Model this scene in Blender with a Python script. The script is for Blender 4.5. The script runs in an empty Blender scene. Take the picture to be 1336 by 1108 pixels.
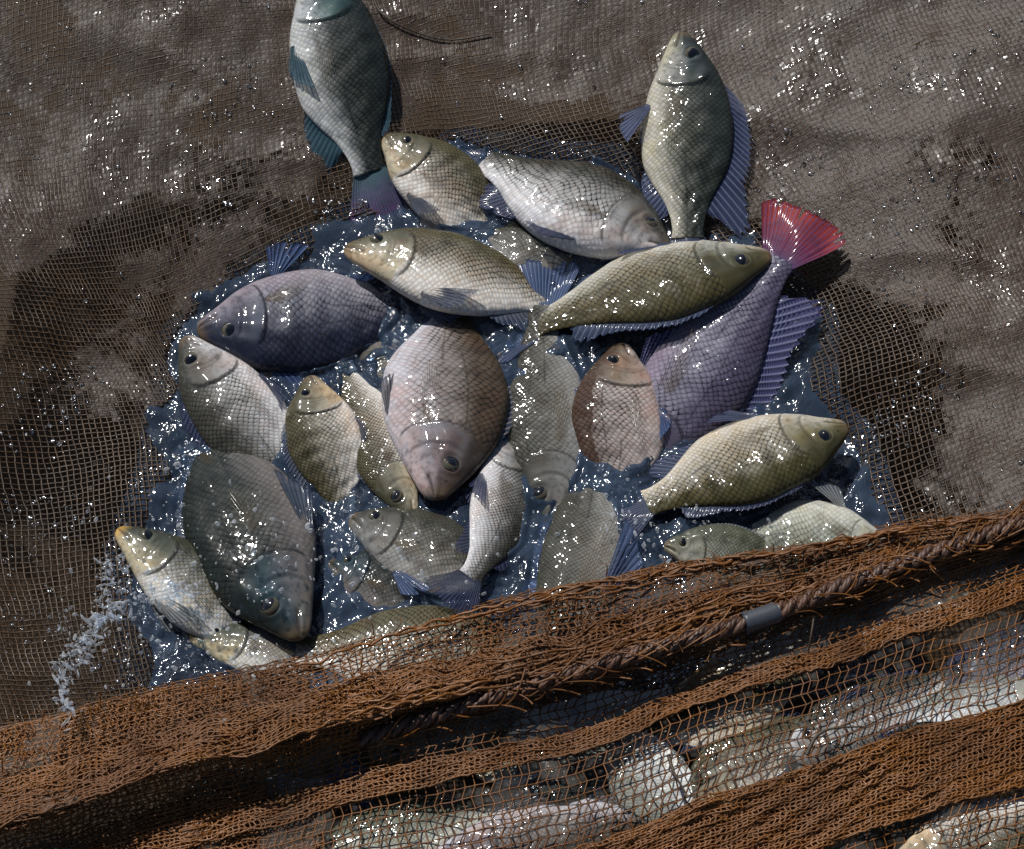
import bpy, math, random
import numpy as np
from mathutils import Vector, Matrix

random.seed(7); RNG = np.random.RandomState(11)
SC = bpy.context.scene
COL = SC.collection
rad = math.radians

# ------------------------------------------------------------------ camera
CAMLOC = Vector((0.0, -1.16, 2.02)); TGT = Vector((0.0, 0.0, 0.0))
cam_d = bpy.data.cameras.new('camera'); cam = bpy.data.objects.new('camera', cam_d); COL.objects.link(cam)
cam.location = CAMLOC
cam.rotation_euler = (TGT - CAMLOC).to_track_quat('-Z', 'Y').to_euler()
HFOV = 2 * math.atan(0.575 / 2.33)
cam_d.sensor_fit = 'HORIZONTAL'; cam_d.angle = HFOV
cam_d.clip_start = 0.05; cam_d.clip_end = 500
SC.camera = cam
CR = cam.rotation_euler.to_matrix()
FX = (1336 / 2) / math.tan(HFOV / 2)

def P(px, py, z=0.0):
    """point of the plane at height z seen at photo pixel (px, py)"""
    d = CR @ Vector(((px - 668) / FX, -(py - 554) / FX, -1.0))
    k = (z - CAMLOC.z) / d.z
    return CAMLOC + d * k
def Pn(px, py, z):
    px = np.asarray(px, float); py = np.asarray(py, float); z = np.asarray(z, float) + 0 * px
    R = np.array(CR); d = np.stack([(px - 668) / FX, -(py - 554) / FX, -np.ones_like(px)], -1) @ R.T
    k = (z - CAMLOC.z) / d[..., 2]
    return np.array(CAMLOC) + d * k[..., None]
def proj(p):
    q = CR.transposed() @ (Vector(p) - CAMLOC)
    return Vector((668 + FX * q.x / -q.z, 554 - FX * q.y / -q.z))

# ------------------------------------------------------------------ light
SUN_EL, SUN_AZ = rad(54), rad(-33)        # azimuth from +Y (away) towards -X
w = bpy.data.worlds.new('World'); SC.world = w; w.use_nodes = True
nt = w.node_tree; nt.nodes.clear()
sky = nt.nodes.new('ShaderNodeTexSky'); sky.sky_type = 'NISHITA'; sky.sun_disc = False
sky.sun_elevation = SUN_EL; sky.sun_rotation = SUN_AZ
bg = nt.nodes.new('ShaderNodeBackground'); bg.inputs[1].default_value = 0.05
ow = nt.nodes.new('ShaderNodeOutputWorld')
nt.links.new(sky.outputs[0], bg.inputs[0]); nt.links.new(bg.outputs[0], ow.inputs[0])
sd = Vector((math.sin(SUN_AZ) * math.cos(SUN_EL), math.cos(SUN_AZ) * math.cos(SUN_EL), math.sin(SUN_EL)))
sl = bpy.data.lights.new('sun', 'SUN'); sl.energy = 4.3; sl.angle = rad(0.5); sl.color = (1, 0.975, 0.94)
so = bpy.data.objects.new('sun', sl); COL.objects.link(so); so.rotation_euler = (-sd).to_track_quat('-Z', 'Y').to_euler()
so.location = (-1, 2, 3)
SC.view_settings.view_transform = 'Standard'; SC.view_settings.look = 'None'
SC.view_settings.exposure = 0.15; SC.view_settings.gamma = 1.0
SC.cycles.transparent_max_bounces = 24; SC.cycles.max_bounces = 8

# ------------------------------------------------------------------ helpers
def tag(o, label=None, cat=None, group=None, kind=None):
    if label: o['label'] = label
    if cat: o['category'] = cat
    if group: o['group'] = group
    if kind: o['kind'] = kind
    return o
def empty(name, loc=(0, 0, 0)):
    o = bpy.data.objects.new(name, None); COL.objects.link(o); o.location = loc; o.empty_display_size = 0.02
    return o
def mesh(name, V, F, mat=None, parent=None, uv=None, uv2=None, smooth=True):
    """V (n,3); F (m,4) or (m,3) int array or list of arrays"""
    Fs = F if isinstance(F, list) else [F]
    Fs = [np.asarray(f, np.int32) for f in Fs if len(f)]
    me = bpy.data.meshes.new(name)
    V = np.ascontiguousarray(V, np.float32)
    me.vertices.add(len(V)); me.vertices.foreach_set('co', V.ravel())
    li = np.concatenate([f.ravel() for f in Fs]); tot = np.concatenate([np.full(len(f), f.shape[1], np.int32) for f in Fs])
    st = np.concatenate([[0], np.cumsum(tot)[:-1]]).astype(np.int32)
    me.loops.add(len(li)); me.loops.foreach_set('vertex_index', li.astype(np.int32))
    me.polygons.add(len(tot)); me.polygons.foreach_set('loop_start', st)
    if smooth: me.polygons.foreach_set('use_smooth', np.ones(len(tot), bool))
    me.update(calc_edges=True)
    for nm, u in (('UVMap', uv), ('Prof', uv2)):
        if u is not None:
            l = me.uv_layers.new(name=nm); l.data.foreach_set('uv', np.ascontiguousarray(u[li], np.float32).ravel())
    if mat: me.materials.append(mat)
    me.validate()
    o = bpy.data.objects.new(name, me); COL.objects.link(o)
    if parent: o.parent = parent
    return o
def gridfaces(nu, nv, closed_v=False, off=0):
    i = np.arange(nu - 1)[:, None]; j = np.arange(nv if closed_v else nv - 1)[None, :]
    j2 = (j + 1) % nv
    return (np.stack([i * nv + j, (i + 1) * nv + j, (i + 1) * nv + j2, i * nv + j2], -1).reshape(-1, 4) + off)

class Sines:
    def __init__(s, seed, n=14, f=1.0, spread=0.7):
        r = np.random.RandomState(seed); a = r.rand(n) * 6.283; k = f * (1 + spread * (r.rand(n) * 2 - 1)) * 6.283
        s.kx, s.ky, s.ph = np.cos(a) * k, np.sin(a) * k, r.rand(n) * 6.283; s.n = n
    def __call__(s, x, y):
        x = np.asarray(x, float); y = np.asarray(y, float); o = 0 * x
        for a, b, c in zip(s.kx, s.ky, s.ph): o = o + np.sin(a * x + b * y + c)
        return o / math.sqrt(s.n / 2.0)

# ------------------------------------------------------------------ materials
def newmat(name):
    m = bpy.data.materials.new(name); m.use_nodes = True; m.node_tree.nodes.clear()
    return m, m.node_tree
class NB:
    """tiny node builder"""
    def __init__(s, nt): s.nt = nt
    def n(s, t, **kw):
        nd = s.nt.nodes.new('ShaderNode' + t)
        for k, v in kw.items(): setattr(nd, k, v)
        return nd
    def put(s, sock, v):
        if v is None: return
        if hasattr(v, 'is_output') or isinstance(v, bpy.types.NodeSocket): s.nt.links.new(v, sock)
        else:
            if isinstance(v, (tuple, list)) and len(v) == 3 and sock.type == 'RGBA': v = (*v, 1)
            sock.default_value = v
    def math(s, op, a, b=None, c=None, clamp=False):
        nd = s.n('Math', operation=op, use_clamp=clamp)
        for i, v in enumerate((a, b, c)): s.put(nd.inputs[i], v)
        return nd.outputs[0]
    def mix(s, f, a, b, blend='MIX'):
        nd = s.n('Mix', data_type='RGBA', blend_type=blend); s.put(nd.inputs[0], f); s.put(nd.inputs[6], a); s.put(nd.inputs[7], b)
        return nd.outputs[2]
    def ramp(s, f, stops, interp='LINEAR'):
        nd = s.n('ValToRGB'); cr = nd.color_ramp; cr.interpolation = interp
        while len(cr.elements) < len(stops): cr.elements.new(0.5)
        for e, (p, c) in zip(cr.elements, stops):
            e.position = p; e.color = (c, c, c, 1) if isinstance(c, (int, float)) else (*c, 1)
        s.put(nd.inputs[0], f); return nd.outputs[0]
    def smooth(s, v, a, b):
        nd = s.n('MapRange', interpolation_type='SMOOTHSTEP'); s.put(nd.inputs[0], v); nd.inputs[1].default_value = a; nd.inputs[2].default_value = b
        return nd.outputs[0]
    def noise(s, vec, scale, detail=3, rough=0.5, dist=0):
        nd = s.n('TexNoise'); s.put(nd.inputs['Vector'], vec); nd.inputs['Scale'].default_value = scale
        nd.inputs['Detail'].default_value = detail; nd.inputs['Roughness'].default_value = rough; nd.inputs['Distortion'].default_value = dist
        return nd.outputs[0]
    def bump(s, h, strength=0.5, dist=0.001, normal=None):
        nd = s.n('Bump'); nd.inputs['Strength'].default_value = strength; nd.inputs['Distance'].default_value = dist
        s.put(nd.inputs['Height'], h); s.put(nd.inputs['Normal'], normal); return nd.outputs[0]
    def princ(s, **kw):
        nd = s.n('BsdfPrincipled')
        for k, v in kw.items(): s.put(nd.inputs[k.replace('_', ' ')], v)
        return nd.outputs[0]
    def out(s, sh): o = s.n('OutputMaterial'); s.put(o.inputs[0], sh)
    def mixs(s, f, a, b):
        nd = s.n('MixShader'); s.put(nd.inputs[0], f); s.put(nd.inputs[1], a); s.put(nd.inputs[2], b); return nd.outputs[0]
def objco(b): return b.n('TexCoord').outputs['Object']
def uvn(b, name):
    nd = b.n('UVMap'); nd.uv_map = name; return nd.outputs[0]
def sep(b, v):
    nd = b.n('SeparateXYZ'); b.put(nd.inputs[0], v); return nd.outputs

def thread_mat(name, c1, c2, wet=0.3):
    m, t = newmat(name); b = NB(t); oc = objco(b)
    f = b.noise(oc, 9, 4, 0.6); f2 = b.noise(oc, 900, 2)
    c = b.mix(b.smooth(f, 0.38, 0.62), c1, c2)
    c = b.mix(b.smooth(f2, 0.3, 0.7), c, tuple(0.45 * x for x in c1))
    b.out(b.princ(Base_Color=c, Roughness=b.ramp(f, [(0.3, wet), (0.7, 0.6)]), Normal=b.bump(f2, 0.6, 0.0006)))
    return m
M_THREAD_BACK = thread_mat('wet_brown_twine', (0.085, 0.043, 0.015), (0.048, 0.026, 0.011), 0.35)
M_THREAD_FRONT = thread_mat('rust_brown_twine', (0.22, 0.080, 0.010), (0.11, 0.040, 0.008), 0.35)
M_KNOT = thread_mat('dark_knot_twine', (0.008, 0.006, 0.005), (0.012, 0.009, 0.007), 0.6)
M_ROPE = thread_mat('brown_rope_fibre', (0.075, 0.038, 0.025), (0.13, 0.058, 0.03), 0.4)
M_TWIG = thread_mat('dark_twig', (0.05, 0.035, 0.02), (0.1, 0.06, 0.03), 0.5)

def film_mat(name, col, cover, alpha, left_fade):
    """sheet of water caught in the meshes of the net; UV counts the meshes"""
    m, t = newmat(name); b = NB(t); uv = uvn(b, 'UVMap'); pr = uvn(b, 'Prof')
    vo = b.n('TexVoronoi', voronoi_dimensions='2D', feature='F1'); vo.inputs['Randomness'].default_value = 0.0
    vo.inputs['Scale'].default_value = 1.0; mp = b.n('Mapping'); b.put(mp.inputs[0], uv); mp.inputs['Location'].default_value = (0.5, 0.5, 0)
    b.put(vo.inputs['Vector'], uv)
    oc = objco(b)
    big = b.noise(oc, 5.5, 5, 0.62, 0.6); cellr = sep(b, vo.outputs['Color'])
    fine = b.noise(oc, 260, 2, 0.6)
    # which cells hold a film
    px = sep(b, pr)
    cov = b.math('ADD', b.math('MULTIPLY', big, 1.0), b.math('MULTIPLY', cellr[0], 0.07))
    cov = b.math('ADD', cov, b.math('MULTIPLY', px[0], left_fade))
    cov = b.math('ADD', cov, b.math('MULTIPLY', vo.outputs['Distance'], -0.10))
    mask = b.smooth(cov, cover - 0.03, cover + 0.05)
    # tilt of each film + fine ripples
    h = b.math('ADD', b.math('MULTIPLY', vo.outputs['Distance'], -0.9), b.math('MULTIPLY', fine, 0.9))
    h = b.math('ADD', h, b.math('MULTIPLY', b.noise(oc, 60, 2), 2.2))
    uxy = sep(b, uv)
    h = b.math('ADD', h, b.math('MULTIPLY', b.math('MULTIPLY', b.math('FRACT', uxy[0]), b.math('SUBTRACT', cellr[1], 0.5)), 1.2))
    nrm = b.bump(h, 1.0, 0.00075)
    c = b.mix(b.noise(oc, 12, 3), tuple(0.7 * x for x in col), tuple(1.3 * x for x in col))
    wet = b.math('MULTIPLY', b.smooth(cellr[2], 0.45, 0.8), b.smooth(b.noise(oc, 11, 3), 0.52, 0.60))
    rg = b.math('SUBTRACT', 0.5, b.math('MULTIPLY', wet, 0.42))
    sh = b.princ(Base_Color=c, Roughness=rg, Normal=nrm, Specular_IOR_Level=b.math('ADD', 0.3, b.math('MULTIPLY', wet, 0.35)))
    tr = b.n('BsdfTransparent').outputs[0]
    b.out(b.mixs(b.math('MULTIPLY', mask, alpha), tr, sh))
    return m
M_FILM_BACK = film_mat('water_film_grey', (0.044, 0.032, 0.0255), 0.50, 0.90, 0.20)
M_FILM_FRONT = film_mat('water_film_clear', (0.22, 0.20, 0.17), 0.555, 0.16, 0.0)

def water_mat():
    m, t = newmat('pool_water'); b = NB(t); oc = objco(b)
    h = b.math('ADD', b.math('MULTIPLY', b.noise(oc, 38, 3, 0.55, 0.8), 1.0), b.math('MULTIPLY', b.noise(oc, 120, 2, 0.5, 0.5), 0.32))
    nrm = b.bump(h, 1.0, 0.005)
    tr = b.n('BsdfTransparent'); tr.inputs[0].default_value = (0.50, 0.60, 0.74, 1)
    df = b.princ(Base_Color=(0.052, 0.080, 0.130), Roughness=0.5, Specular_IOR_Level=0.0)
    body = b.mixs(b.ramp(b.noise(oc, 14, 3), [(0.35, 0.22), (0.7, 0.5)]), tr.outputs[0], df)
    gl = b.n('BsdfGlossy'); gl.inputs['Roughness'].default_value = 0.075; b.put(gl.inputs['Normal'], nrm)
    fr = b.n('Fresnel'); fr.inputs['IOR'].default_value = 1.36; b.put(fr.inputs['Normal'], nrm)
    b.out(b.mixs(b.math('MULTIPLY', fr.outputs[0], 2.4, clamp=True), body, gl.outputs[0]))
    return m
M_WATER = water_mat()
def drop_mat():
    m, t = newmat('splash_water'); b = NB(t)
    tr = b.n('BsdfTransparent'); tr.inputs[0].default_value = (0.9, 0.95, 1, 1)
    pr = b.princ(Base_Color=(0.8, 0.8, 0.8), Roughness=0.08, Coat_Weight=0.65)
    lw = b.n('LayerWeight'); lw.inputs[0].default_value = 0.4
    b.out(b.mixs(b.ramp(lw.outputs['Facing'], [(0.0, 0.12), (0.8, 0.45)]), tr.outputs[0], pr)); return m
M_DROP = drop_mat()
def pond_mat():
    m, t = newmat('pond_water'); b = NB(t); oc = objco(b)
    b.out(b.princ(Base_Color=(0.034, 0.021, 0.011), Roughness=0.7, Specular_IOR_Level=0.15, Normal=b.bump(b.noise(oc, 9, 4), 0.8, 0.02))); return m

def fish_mat(name, back, side, belly, head, spot=0.5, warm=(0.3, 0.2, 0.1), chin=None, bars=0.3, dorsal_in=0.50, lip=(0.13, 0.09, 0.05), snout=0.6):
    def cool(c, k=0.30):
        g = sum(c) / 3; return tuple((x * (1 - k) + g * k) * f for x, f in zip(c, (0.96, 1.0, 1.06)))
    back = tuple(0.75 * x for x in back); side, belly, head = cool(side), cool(belly), cool(head, 0.15)
    m, t = newmat(name); b = NB(t)
    uv = uvn(b, 'UVMap'); pr = sep(b, uvn(b, 'Prof')); oc = objco(b); T, Y = pr[0], pr[1]   # T 0 nose..1 tail ; Y 0 belly..1 back
    rnd = b.n('ObjectInfo').outputs['Random']
    wn = b.n('TexNoise'); wn.inputs['Scale'].default_value = 26; b.put(wn.inputs['Vector'], oc); wv_ = b.n('VectorMath', operation='MULTIPLY_ADD'); b.put(wv_.inputs[0], wn.outputs['Color']); wv_.inputs[1].default_value = (2.2, 2.2, 0); b.put(wv_.inputs[2], uv)
    rot = b.n('VectorRotate', rotation_type='Z_AXIS'); b.put(rot.inputs['Vector'], wv_.outputs[0]); rot.inputs['Angle'].default_value = rad(45)
    vo = b.n('TexVoronoi', voronoi_dimensions='2D'); vo.inputs['Scale'].default_value = 1.0; vo.inputs['Randomness'].default_value = 0.14
    b.put(vo.inputs['Vector'], rot.outputs[0])
    # position inside the scale, along the body
    sub = b.n('VectorMath', operation='SUBTRACT'); b.put(sub.inputs[0], rot.outputs[0]); b.put(sub.inputs[1], vo.outputs['Position'])
    r2 = b.n('VectorRotate', rotation_type='Z_AXIS'); b.put(r2.inputs['Vector'], sub.outputs[0]); r2.inputs['Angle'].default_value = rad(-45)
    lx = sep(b, r2.outputs[0])[0]
    d = vo.outputs['Distance']; cr = sep(b, vo.outputs['Color'])
    n1 = b.noise(oc, 22, 4, 0.6); n2 = b.noise(oc, 160, 3, 0.6)
    yj = b.math('ADD', Y, b.math('MULTIPLY', b.math('SUBTRACT', n1, 0.5), 0.28))
    col = b.ramp(yj, [(0.10, tuple(0.9 * x for x in belly)), (0.32, tuple(0.3 * p + 0.5 * q for p, q in zip(belly, side))), (dorsal_in - 0.04, tuple(0.64 * x for x in side)), (dorsal_in + 0.12, tuple(0.30 * p + 0.5 * q for p, q in zip(side, back))), (0.78, tuple(0.8 * x for x in back))])
    # faint bars
    wt = tuple(min(1.6, 1.25 * x / (0.45 * sum(side) / 3 + 0.55 * sum(warm) / 3)) for x in warm)
    wt = tuple(0.45 + 0.42 * x for x in wt)
    br = b.math('SINE', b.math('MULTIPLY', b.math('ADD', T, b.math('MULTIPLY', n1, 0.05)), 46))
    br = b.math('MULTIPLY', b.smooth(br, 0.1, 0.9), b.math('MULTIPLY', b.smooth(Y, 0.3, 0.75), bars))
    col = b.mix(br, col, tuple(0.35 * x for x in back))
    # scales : bright centre, dark rear rim (where the next one begins)
    body = b.smooth(b.math('ADD', T, b.math('MULTIPLY', b.math('ABSOLUTE', b.math('SUBTRACT', Y, 0.45)), 0.16)), 0.285, 0.32)
    edge = b.smooth(b.math('ADD', d, b.math('MULTIPLY', lx, -0.62)), 0.42, 0.68)
    big = b.noise(oc, 28, 3, 0.6)
    edge = b.math('MULTIPLY', edge, b.ramp(big, [(0.36, 0.35), (0.6, 1.0)]))
    spots = b.math('MULTIPLY', edge, b.math('MULTIPLY', body, b.math('MULTIPLY', b.math('ADD', b.smooth(Y, 0.10, 0.42), 0.12), spot * 1.15)))
    sc = b.mix(b.math('MULTIPLY', cr[0], 0.45), col, tuple(0.75 * x for x in wt), 'MULTIPLY')
    bright = b.math('MULTIPLY', b.math('SUBTRACT', 1, b.smooth(d, 0.0, 0.45)), b.math('MULTIPLY', body, 0.22))
    sc = b.mix(b.math('MULTIPLY', bright, 2.6), sc, (1.55, 1.5, 1.45), 'MULTIPLY')
    sc = b.mix(spots, sc, tuple(0.16 * x for x in back))
    hd = b.ramp(yj, [(0.1, tuple(0.85 * x for x in (chin or belly))), (0.34, tuple(0.35 * p + 0.45 * q for p, q in zip(chin or belly, head))), (0.55, tuple(0.8 * x for x in head)), (0.85, tuple(0.6 * x for x in back))])
    hd = b.mix(b.math('MULTIPLY', b.smooth(n2, 0.45, 0.7), 0.6), hd, tuple(0.5 * x for x in head))
    hd = b.mix(b.math('MULTIPLY', b.smooth(n1, 0.5, 0.62), 0.5), hd, wt, 'MULTIPLY')
    ys = b.math('MULTIPLY', b.math('SUBTRACT', b.math('MULTIPLY', Y, 2.0), 0.88), 1.25)
    te = b.math('ADD', 0.215, b.math('MULTIPLY', 0.085, b.math('SQRT', b.math('SUBTRACT', 1.0, b.math('MULTIPLY', ys, ys), clamp=True))))
    gl = b.math('SUBTRACT', 1, b.smooth(b.math('ABSOLUTE', b.math('SUBTRACT', T, b.math('ADD', te, 0.004))), 0.002, 0.012))
    gl = b.math('MULTIPLY', gl, b.smooth(b.math('ABSOLUTE', ys), 1.0, 0.8))
    g2 = b.math('SUBTRACT', 1, b.smooth(b.math('ABSOLUTE', b.math('SUBTRACT', T, b.math('SUBTRACT', te, 0.085))), 0.002, 0.012))
    g2 = b.math('MULTIPLY', g2, b.smooth(b.math('ABSOLUTE', ys), 1.0, 0.7))
    lips = b.smooth(T, 0.06, 0.0)
    hd = b.mix(b.math('MULTIPLY', b.math('MULTIPLY', b.smooth(T, 0.17, 0.05), b.smooth(Y, 0.35, 0.6)), snout), hd, tuple(0.7 * x for x in back))
    hd = b.mix(b.math('MULTIPLY', lips, 0.7), hd, lip)
    c = b.mix(body, hd, sc)
    c = b.mix(b.math('MULTIPLY', b.smooth(b.noise(oc, 13, 4, 0.65), 0.5, 0.7), 0.6), c, wt, 'MULTIPLY')
    c = b.mix(b.math('MULTIPLY', b.smooth(b.noise(oc, 19, 5, 0.7, 1.2), 0.52, 0.68), 0.6), c, (0.5, 0.5, 0.52), 'MULTIPLY')
    l1 = b.math('ABSOLUTE', b.math('SUBTRACT', Y, b.math('SUBTRACT', 0.74, b.math('MULTIPLY', T, 0.12)))); l1 = b.math('MULTIPLY', b.math('SUBTRACT', 1, b.smooth(l1, 0.004, 0.014)), b.smooth(T, 0.68, 0.66))
    l2 = b.math('ABSOLUTE', b.math('SUBTRACT', Y, 0.49)); l2 = b.math('MULTIPLY', b.math('SUBTRACT', 1, b.smooth(l2, 0.006, 0.02)), b.smooth(T, 0.60, 0.62))
    c = b.mix(b.math('MULTIPLY', b.math('MULTIPLY', b.math('ADD', l1, l2, clamp=True), body), 0.5), c, tuple(0.3 * x for x in back))
    yn2 = b.math('SUBTRACT', b.math('MULTIPLY', Y, 2.0), 1.0)
    ml = b.math('ABSOLUTE', b.math('ADD', yn2, b.math('ADD', 0.10, b.math('MULTIPLY', T, 3.6))))
    ml = b.math('MULTIPLY', b.math('SUBTRACT', 1, b.smooth(ml, 0.02, 0.13)), b.math('SUBTRACT', 1, b.smooth(T, 0.085, 0.10)))
    c = b.mix(b.math('MULTIPLY', ml, 0.8), c, (0.03, 0.02, 0.015))
    ns = b.math('ADD', b.math('ABSOLUTE', b.math('MULTIPLY', b.math('SUBTRACT', T, 0.062), 30)), b.math('ABSOLUTE', b.math('MULTIPLY', b.math('SUBTRACT', yn2, 0.42), 2.4)))
    c = b.mix(b.math('MULTIPLY', b.math('SUBTRACT', 1, b.smooth(ns, 0.12, 0.3)), 0.8), c, (0.02, 0.015, 0.01))
    c = b.mix(b.math('MULTIPLY', gl, 0.75), c, tuple(0.2 * x for x in head))
    c = b.mix(b.math('MULTIPLY', g2, 0.45), c, tuple(0.3 * x for x in head))
    hh = b.math('ADD', b.math('MULTIPLY', d, -1.0), b.math('MULTIPLY', lx, 0.9))
    hh = b.math('ADD', hh, b.math('MULTIPLY', lx, b.math('MULTIPLY', b.math('SUBTRACT', cr[1], 0.5), 2.2)))
    hh = b.math('MULTIPLY', hh, body)
    hh = b.math('ADD', hh, b.math('MULTIPLY', n2, b.math('ADD', 0.35, b.math('MULTIPLY', body, -0.1))))
    nb = b.bump(hh, 0.6, 0.0009)
    nc = b.bump(b.noise(oc, 38, 2, 0.5, 0.6), 0.6, 0.0045)
    b.out(b.princ(Base_Color=c, Roughness=b.ramp(n1, [(0.3, 0.45), (0.7, 0.6)]), Normal=nb, Coat_Weight=0.5, Coat_Roughness=0.085, Coat_Normal=b.bump(hh, 0.35, 0.0009, nc), Specular_IOR_Level=0.10))
    return m
def fin_mat(name, c0, c1, alpha=0.75, ray=(0.3, 0.3, 0.3), lattice=0.0):
    m, t = newmat(name); b = NB(t); uv = sep(b, uvn(b, 'UVMap')); oc = objco(b)
    fr = b.math('ABSOLUTE', b.math('SUBTRACT', b.math('FRACT', uv[0]), 0.5))
    wob = b.noise(oc, 60, 3)
    rays = b.smooth(fr, 0.28, 0.44)
    c = b.ramp(uv[1], [(0.0, c0), (0.45, tuple(0.5 * (p + q) for p, q in zip(c0, c1))), (0.95, c1)])
    c = b.mix(b.math('MULTIPLY', b.smooth(wob, 0.4, 0.65), 0.4), c, tuple(0.45 * x for x in c0))
    c = b.mix(b.math('MULTIPLY', rays, 0.7), c, ray)
    if lattice:
        f2 = b.math('ABSOLUTE', b.math('SUBTRACT', b.math('FRACT', b.math('ADD', b.math('MULTIPLY', uv[1], 11), b.math('MULTIPLY', wob, 1.2))), 0.5))
        c = b.mix(b.math('MULTIPLY', b.smooth(f2, 0.30, 0.44), lattice), c, tuple(min(1, 1.15 * x) for x in ray))
    sh = b.princ(Base_Color=c, Roughness=0.5, Specular_IOR_Level=0.10, Coat_Weight=0.16, Coat_Roughness=0.08, Normal=b.bump(b.math('ADD', b.math('MULTIPLY', rays, 0.6), b.math('MULTIPLY', wob, 2.5)), 0.4, 0.001))
    a = b.math('ADD', b.math('SUBTRACT', alpha - 0.05, b.math('MULTIPLY', uv[1], 0.22)), b.math('MULTIPLY', rays, 0.35), clamp=True)
    b.out(b.mixs(a, b.n('BsdfTransparent').outputs[0], sh)); return m

PAL = {
 'olive':  dict(mat=fish_mat('olive_scales', (0.085, 0.075, 0.03), (0.25, 0.22, 0.13), (0.5, 0.47, 0.38), (0.085, 0.08, 0.04), 0.85, (0.22, 0.15, 0.06)),
                fin=fin_mat('olive_fin', (0.05, 0.07, 0.11), (0.035, 0.05, 0.12), 0.6, (0.09, 0.11, 0.16))),
 'cream':  dict(mat=fish_mat('cream_scales', (0.12, 0.11, 0.06), (0.44, 0.39, 0.29), (0.66, 0.61, 0.52), (0.20, 0.185, 0.125), 0.9, (0.4, 0.26, 0.15), chin=(0.55, 0.48, 0.34)),
                fin=fin_mat('cream_fin', (0.08, 0.09, 0.11), (0.04, 0.06, 0.12), 0.6, (0.14, 0.15, 0.18))),
 'silver': dict(mat=fish_mat('silver_scales', (0.075, 0.075, 0.06), (0.42, 0.40, 0.36), (0.58, 0.56, 0.54), (0.22, 0.20, 0.17), 0.95, (0.3, 0.2, 0.14)),
                fin=fin_mat('silver_fin', (0.03, 0.04, 0.075), (0.03, 0.032, 0.085), 0.6, (0.07, 0.085, 0.13))),
 'pink':   dict(mat=fish_mat('pinkish_scales', (0.10, 0.075, 0.05), (0.29, 0.245, 0.22), (0.46, 0.43, 0.45), (0.15, 0.13, 0.14), 0.75, (0.28, 0.16, 0.11)),
                fin=fin_mat('slate_fin', (0.08, 0.09, 0.11), (0.05, 0.06, 0.1), 0.75, (0.2, 0.17, 0.15))),
 'purple': dict(mat=fish_mat('purple_scales', (0.025, 0.03, 0.06), (0.18, 0.18, 0.215), (0.28, 0.245, 0.265), (0.06, 0.07, 0.10), 0.85, (0.17, 0.12, 0.13)),
                fin=fin_mat('blue_fin', (0.035, 0.055, 0.13), (0.05, 0.085, 0.20), 0.7, (0.08, 0.12, 0.22))),
 'violet': dict(mat=fish_mat('violet_scales', (0.10, 0.09, 0.15), (0.25, 0.235, 0.31), (0.23, 0.19, 0.235), (0.12, 0.11, 0.15), 0.8, (0.24, 0.16, 0.2), bars=0.1),
                fin=fin_mat('latticed_blue_fin', (0.02, 0.028, 0.085), (0.03, 0.03, 0.10), 0.8, (0.17, 0.17, 0.27), 0.6),
                tail=fin_mat('red_tail_fin', (0.045, 0.025, 0.08), (0.30, 0.022, 0.012), 0.93, (0.07, 0.04, 0.10), 0.35)),
 'teal':   dict(mat=fish_mat('teal_scales', (0.025, 0.032, 0.03), (0.068, 0.076, 0.066), (0.45, 0.44, 0.42), (0.05, 0.12, 0.12), 0.8, (0.12, 0.11, 0.07)),
                fin=fin_mat('teal_fin', (0.03, 0.08, 0.10), (0.04, 0.09, 0.13), 0.7, (0.02, 0.03, 0.04)),
                tail=fin_mat('purple_tail_fin', (0.06, 0.13, 0.13), (0.13, 0.05, 0.17), 0.85, (0.05, 0.09, 0.13), 0.2)),
 'slate':  dict(mat=fish_mat('slate_scales', (0.02, 0.026, 0.022), (0.042, 0.049, 0.040), (0.15, 0.12, 0.11), (0.025, 0.055, 0.07), 0.8, (0.1, 0.085, 0.06)),
                fin=fin_mat('dark_fin', (0.03, 0.04, 0.06), (0.05, 0.07, 0.11), 0.8, (0.07, 0.08, 0.1))),
 'yellow': dict(mat=fish_mat('yellow_lipped_scales', (0.07, 0.075, 0.05), (0.3, 0.29, 0.25), (0.55, 0.53, 0.48), (0.10, 0.11, 0.08), 0.6, (0.26, 0.19, 0.08), chin=(0.5, 0.44, 0.30), lip=(0.5, 0.30, 0.05)),
                fin=fin_mat('pale_fin', (0.15, 0.16, 0.16), (0.08, 0.1, 0.14), 0.6, (0.3, 0.3, 0.26))),
 'murk':   dict(mat=fish_mat('murky_scales', (0.07, 0.07, 0.055), (0.19, 0.18, 0.14), (0.26, 0.25, 0.22), (0.12, 0.11, 0.09), 0.5, (0.16, 0.12, 0.09)),
                fin=fin_mat('murky_fin', (0.06, 0.09, 0.17), (0.05, 0.08, 0.17), 0.7, (0.12, 0.16, 0.26))),
}
M_PEC = fin_mat('amber_clear_fin', (0.16, 0.11, 0.06), (0.10, 0.08, 0.055), 0.22, (0.11, 0.08, 0.045))
def plain(name, c, r, **k):
    m, t = newmat(name); b = NB(t); b.out(b.princ(Base_Color=b.mix(b.noise(objco(b), 700, 2), c, tuple(0.6 * x for x in c)), Roughness=r, **k)); return m
M_IRIS = plain('iris', (0.085, 0.075, 0.045), 0.15, Coat_Weight=1.0)
M_IRIS2 = plain('iris_gold', (0.15, 0.12, 0.06), 0.15, Coat_Weight=1.0)
M_PUPIL = plain('pupil', (0.004, 0.004, 0.006), 0.05, Coat_Weight=1.0)
M_FERR = plain('grey_plastic', (0.055, 0.06, 0.072), 0.4)

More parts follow.
